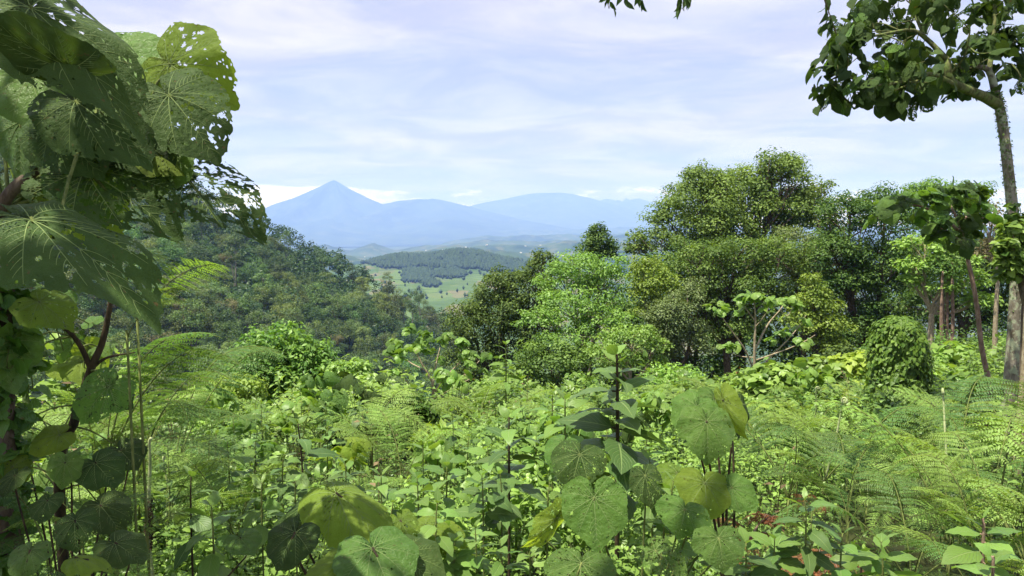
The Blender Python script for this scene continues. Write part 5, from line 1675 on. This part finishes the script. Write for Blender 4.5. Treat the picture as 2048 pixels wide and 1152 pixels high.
# the thicket under it: a trunk wrapped in creeper, and shaded leaves
b = on_ground(5, 2.25)
P = Plant('creeper_trunk', 'dark trunk wrapped in creepers at the left picture edge', 'tree', b)
P.tubes('trunk', [([b, *pts(2.25, (8, 1000), (0, 800), (12, 640), (-10, 540))], (.05, .045, .04, .035), 20, 9)], M_bark)
rs = np.random.default_rng(62)
mb = MB()
cp = curve([p - b for p in pts(2.25, (8, 1150), (8, 1000), (0, 800), (12, 640), (-10, 540))], 110) + rs.normal(0, .035, (110, 3))
leaf_clumps(mb, cp, np.tile([[.065, .065, .09]], (110, 1)), 7, .05, rs, HEART_S, rs.uniform(0, .7, 110))
tag(link('creeper_leaves', mb.mesh('creeper_leaves', M_big), P.o), None, None, kind='stuff')

b = on_ground(110, 2.6)
P = Plant('forked_sapling', 'thin dark sapling stem forking in front of the far hillside', 'shrub', b)
P.tubes('stem', [([b, *pts(2.6, (118, 960), (150, 840), (182, 738), (206, 680), (222, 590), (218, 500), (214, 452))], (.022, .019, .015, .011, .006, .004), 34, 8),
                 (pts(2.6, (182, 738), (160, 690, -.02), (128, 655, -.05), (70, 628, -.1), (0, 612, -.2)), (.011, .008, .004), 14, 7),
                 (pts(2.6, (182, 738), (215, 715, .02), (270, 705, .1)), (.008, .005, .003), 9, 6),
                 (pts(2.6, (216, 480), (226, 458), (238, 448), (244, 452)), (.004, .003, .005), 8, 6)], M_stem_dark)
stl = []
for i in range(46):
    px, py = rs.uniform(-30, 250), rs.uniform(560, 980)
    if py < 640 and px > 130:
        px -= 130
    Yl = rs.uniform(2.2, 3.1)
    A = at(px, py, Yl)
    d = Vector((rs.uniform(-.7, .9), rs.uniform(-.8, .3), rs.uniform(-1, .1)))
    n = Vector((rs.normal(0, .4), rs.uniform(-.8, .2), rs.uniform(.2, 1)))
    s = rs.uniform(.07, .16)
    kc = 'yellow' if rs.random() < (.5 if 60 < px < 230 and py < 800 else .2) else ['dark', 'green'][int(rs.integers(2))]  # more yellow in the backlit patch: light through the leaves put into colour
    P.leaf(HEARTS[kc][int(rs.integers(6))], A, d, n, s, rs.uniform(.85, 1.1))
    stl.append((A, d.normalized(), n))
sp_ = curve([b, *pts(2.6, (118, 960), (150, 840), (182, 738), (128, 655), (70, 628))], 60)
petioles(P, stl, lambda A: Vector(sp_[int(np.argmin(np.linalg.norm(sp_ - np.array(tuple(A)), axis=1)))]), .004, M_stem, 'petioles')

b = on_ground(120, 2.0)
P = Plant('shaded_plant', 'shaded plant with big dull heart leaves low at the left', 'plant', b)
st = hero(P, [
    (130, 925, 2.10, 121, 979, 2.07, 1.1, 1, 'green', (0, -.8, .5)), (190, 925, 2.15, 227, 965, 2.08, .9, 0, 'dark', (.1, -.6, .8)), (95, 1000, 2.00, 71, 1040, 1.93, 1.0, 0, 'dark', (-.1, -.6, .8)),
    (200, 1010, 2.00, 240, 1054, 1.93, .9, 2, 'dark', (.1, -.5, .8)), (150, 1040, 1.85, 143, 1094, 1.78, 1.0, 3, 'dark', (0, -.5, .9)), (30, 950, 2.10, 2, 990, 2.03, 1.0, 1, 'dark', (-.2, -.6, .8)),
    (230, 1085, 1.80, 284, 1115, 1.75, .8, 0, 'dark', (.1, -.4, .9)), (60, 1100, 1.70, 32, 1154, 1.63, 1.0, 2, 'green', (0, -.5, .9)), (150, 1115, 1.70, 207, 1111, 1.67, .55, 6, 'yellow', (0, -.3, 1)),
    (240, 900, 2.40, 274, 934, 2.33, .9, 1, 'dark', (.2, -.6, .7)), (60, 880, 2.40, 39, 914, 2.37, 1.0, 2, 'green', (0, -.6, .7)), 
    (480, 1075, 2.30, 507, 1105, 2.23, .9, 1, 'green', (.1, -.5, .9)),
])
petioles(P, st, lambda A: b + (A - b) * .15, .005, M_stem_dark)
b = on_ground(302, 3.0)
P = Plant('hairy_stem', 'straight hairy green stem with a curled tip beside the pale fern', 'plant', b)
P.tubes('stem', [([b, *pts(3.0, (299, 1100), (298, 1000), (300, 930), (299, 885), (303, 876))], (.010, .009, .008, .006, .009), 24, 7)], M_crozier)
mb = MB()
rs = np.random.default_rng(63)
leaf_clumps(mb, curve([p - b for p in pts(3.0, (299, 1100), (298, 1000))], 90), np.tile([[.014, .014, .02]], (90, 1)), 5, .014, rs, RH)
tag(link('hairs', mb.mesh('hairs', M_stem_dark), P.o), None, None, kind='stuff')

# ------------------------------------------------------------------ the carpet of low growth between the plants


def shoot(seed, n, T, h=.62, leaf=.11, heartlike=False):
    rs = np.random.default_rng(seed)
    mb = MB()
    bend = rs.normal(0, .10, 2)
    t = np.linspace(0, 1, 6)
    st_ = np.stack([bend[0] * t ** 2, bend[1] * t ** 2, t * h], -1)
    V, Fq, uv = tube(st_, np.linspace(.005, .002, 6), 3)
    mb.add(V, Fq, -.1, uv)
    tt_ = .22 + .78 * (np.arange(n) / (n - 1.0)) ** .8
    p = np.stack([bend[0] * tt_ ** 2, bend[1] * tt_ ** 2, tt_ * h], -1) + rs.normal(0, .012, (n, 3))
    a = np.arange(n) * 2.4 + rs.normal(0, .3, n)
    el = np.where(tt_ > .9, .8, -.25 + .55 * tt_) + rs.normal(0, .2, n)
    d = np.stack([np.cos(a), np.sin(a), el], -1)
    size = leaf * np.where(tt_ > .9, .6, 1) * rs.uniform(.65, 1.2, n)
    off = (rs.uniform(.02, .10, n) if heartlike else rs.uniform(0, .05, n))[:, None]
    batch(mb, T, p + d * off, d, np.array([0, 0, 1.0]) + rs.normal(0, .28, (n, 3)), size, rs.uniform(-.18, .18, n) + .12 * (tt_ > .85), rs.uniform(.8, 1.25, n))
    V, Fs, Tn, U, M = mb.arrays()
    tri, quad = [f for f in Fs if f.shape[1] == 3], [f for f in Fs if f.shape[1] == 4]
    return dict(V=V[:, [0, 2, 1]] * np.array([1, 1, -1]), F=[x for x in (np.vstack(tri) if tri else None, np.vstack(quad) if quad else None) if x is not None], U=U, T=Tn)


def carpet(name, label, protos, mat, count, y0, y1, scale, tmean, seed, height=(.35, .75), px_lim=(-120, 2170), accept=None):
    rs = np.random.default_rng(seed)
    mb = MB()
    u = rs.random(count)
    Yd = np.sqrt(y0 ** 2 + (y1 ** 2 - y0 ** 2) * u)
    px = rs.uniform(px_lim[0], px_lim[1], count)
    x = (px - 1024) / F * Yd
    if accept is not None:
        ok = accept(px, Yd, rs)
        px, Yd, x = px[ok], Yd[ok], x[ok]
    gap = fbm(x / .9 + 15, Yd / .9 + 35, seed + 9, 2) + .25 * fbm(x / 3.5 + 5, Yd / 3.5 + 5, seed + 19, 2)
    ok = gap > .50
    px, Yd, x = px[ok], Yd[ok], x[ok]
    count = len(Yd)
    lump = fbm(x / 1.6 + 60, Yd / 1.6 + 60, seed, 3)
    z = ground(x, Yd) + height[0] * (lump - .3) * 1.4 - .05
    a = rs.uniform(0, 6.28, count)
    tilt = rs.normal(0, .16, (count, 2))
    upd = np.stack([tilt[:, 0], tilt[:, 1] - .05, np.ones(count)], -1)
    hs = (height[0] + (height[1] - height[0]) * rs.random(count)) * (.30 + 2.4 * np.clip(lump - .15, 0, 1) ** 1.5) / .62
    sc = scale(Yd) if callable(scale) else scale
    ti = np.clip(tmean + 1.1 * (fbm(x / 2.3 + 20, Yd / 2.3 + 20, seed + 3, 3) - .5) + rs.normal(0, .16, count), -.1, 1.1)
    which = rs.integers(len(protos), size=count)
    for k_, T_ in enumerate(protos):
        m_ = which == k_
        batch(mb, T_, np.stack([x, Yd, z], -1)[m_], upd[m_], np.stack([np.cos(a), np.sin(a), 0 * a], -1)[m_], (sc * np.ones(count) * np.maximum(hs, .35))[m_], ti[m_])
    return tag(link(name, mb.mesh(name, mat)), label, None, kind='stuff')


SH = [shoot(900 + i, 22, L4, .58, .072) for i in range(5)]
SHH = [shoot(920 + i, 14, H6, .50, .058, True) for i in range(4)]
SHF = [shoot(940 + i, 24, RH, .60, .092) for i in range(5)]


def clear_near(px, Yd, rs):
    """little grows in front of the big leaves"""
    k_ = np.ones(len(px))
    k_ = np.where((px > 1040) & (px < 1530) & (Yd < 3.0), .25, k_)
    k_ = np.where((px > 500) & (px < 930) & (Yd < 2.7), .25, k_)
    k_ = np.where((px < 340) & (Yd < 2.8), .35, k_)
    k_ = np.where((px > 1710) & (px < 1890) & (Yd > 4), .4, k_)
    return k_


SHN = [shoot(980 + i, 22, L6, .56, .066) for i in range(4)]
carpet('undergrowth', 'fine leafy growth closest to the viewer', SHN, M_leafy, 1500, 2.2, 4.4, .9, .48, 1005, (.34, .70), accept=lambda px, Yd, rs: rs.random(len(px)) < np.where(px > 1500, .5, 1) * clear_near(px, Yd, rs))
carpet('undergrowth', 'carpet of bright low leafy growth over the near slope', SH, M_leafy, 3500, 4.3, 9, .95, .48, 1001, (.34, .74), accept=lambda px, Yd, rs: rs.random(len(px)) < np.where(px > 1500, .45, 1) * clear_near(px, Yd, rs))
carpet('creeper', 'small heart-leaved creepers threading the near undergrowth', SHH, M_ivy, 2300, 2.0, 8, .9, .5, 1002, (.30, .66), accept=lambda px, Yd, rs: rs.random(len(px)) < np.where(px > 1500, 1.0, .6) * clear_near(px, Yd, rs))
SHM = [shoot(960 + i, 16, H6, .58, .115, True) for i in range(3)]
carpet('undergrowth', 'leafy growth covering the middle of the slope', SHF + SHM, M_leafy, 3500, 8.5, 18, 1.0, .47, 1003, (.30, .95))
carpet('undergrowth', 'rough bushy growth on the far part of the slope', SHF, M_tree_bright, 1300, 17, 40, lambda y: .9 + y * .015, .3, 1004, (.35, .75))

SHD = [shoot(990 + i, 7, L4, .75, .06) for i in range(3)]
carpet('dry_stalks', 'scattered dry brown stalks standing in the undergrowth', SHD, M_dry, 130, 2.6, 13, 1.0, .5, 1006, (.35, .65))

# ------------------------------------------------------------------ the tree overhead: its twigs hang into the top of the view
b = Vector((-3.4, -2.6, float(ground(-3.4, -2.6))))
P = Plant('overhanging_tree', 'tree overhead whose dark twig ends hang into the sky at the top edge', 'tree', b)
rs = np.random.default_rng(64)
C = np.array([(-1.8, .75, 2.45), (-1.6, .5, 2.6), (-1.35, .45, 2.75), (-2.0, .3, 2.6), (-2.45, .9, 2.5), (-2.5, .4, 2.8), (-2.8, 1.3, 2.6), (-2.9, .7, 3.1), (-2.45, 1.5, 2.2), (-3.2, 1.5, 2.8), (-2.9, .0, 2.9), (-3.4, 1.0, 3.2), (-2.7, 1.0, 3.4)]) - np.array(tuple(b))
Rd = np.tile([[.55, .55, .40]], (len(C), 1))
mb = MB()
leaf_clumps(mb, C, Rd, 170, .16, rs, L6, rs.uniform(.1, .7, len(C)))
tw = [at(1210, -30, 4.0), at(1245, -35, 4.1), at(1275, -30, 4.0), at(1362, -25, 4.0), at(1372, -30, 4.1), at(1645, -60, 3.6), at(1660, 30, 3.6)]
ends = [at(1222, 12, 4.0), at(1250, 4, 4.1), at(1285, 10, 4.0), at(1362, 16, 4.0), at(1378, 4, 4.1), at(1656, 30, 3.6), at(1662, 45, 3.6)]
pos, dr = [], []
for s_, e_ in zip(tw, ends):
    for q in np.linspace(.35, 1, 7):
        p = s_ + (e_ - s_) * float(q) - b
        pos.append(tuple(p))
        dr.append((rs.normal(0, .5), rs.normal(0, .4), -1))
batch(mb, L6, np.array(pos), np.array(dr), rs.normal(0, 1, (len(pos), 3)) + [0, -.6, 0], rs.uniform(.045, .085, len(pos)), .2, .7)
link('crown', mb.mesh('crown', M_big_dark), P.o)
hub = Vector((-3.0, -1.0, 3.2))
B = [([b, b + Vector((.1, .2, 2.5)), hub], (.16, .12, .08), 14, 9)]
B += [([hub, (hub + Vector(c) + b) / 2 + Vector((0, 0, .15)), Vector(c) + b], (.05, .02), 8, 6) for c in C.tolist()]
over = Vector((0, 2.4, 2.9))
B += [([hub, Vector((-1.6, .8, 3.4)), over, Vector((1.4, 4.0, 2.3))], (.06, .035, .012), 14, 7)]
for s_, e_ in zip(tw, ends):
    B.append(([over if s_.x < 1.3 else Vector((1.4, 4.0, 2.3)), (over + s_) / 2 + Vector((0, 0, .25)), s_, e_], (.010, .005, .0025, .0015), 12, 5))
P.tubes('trunk', B, M_bark)
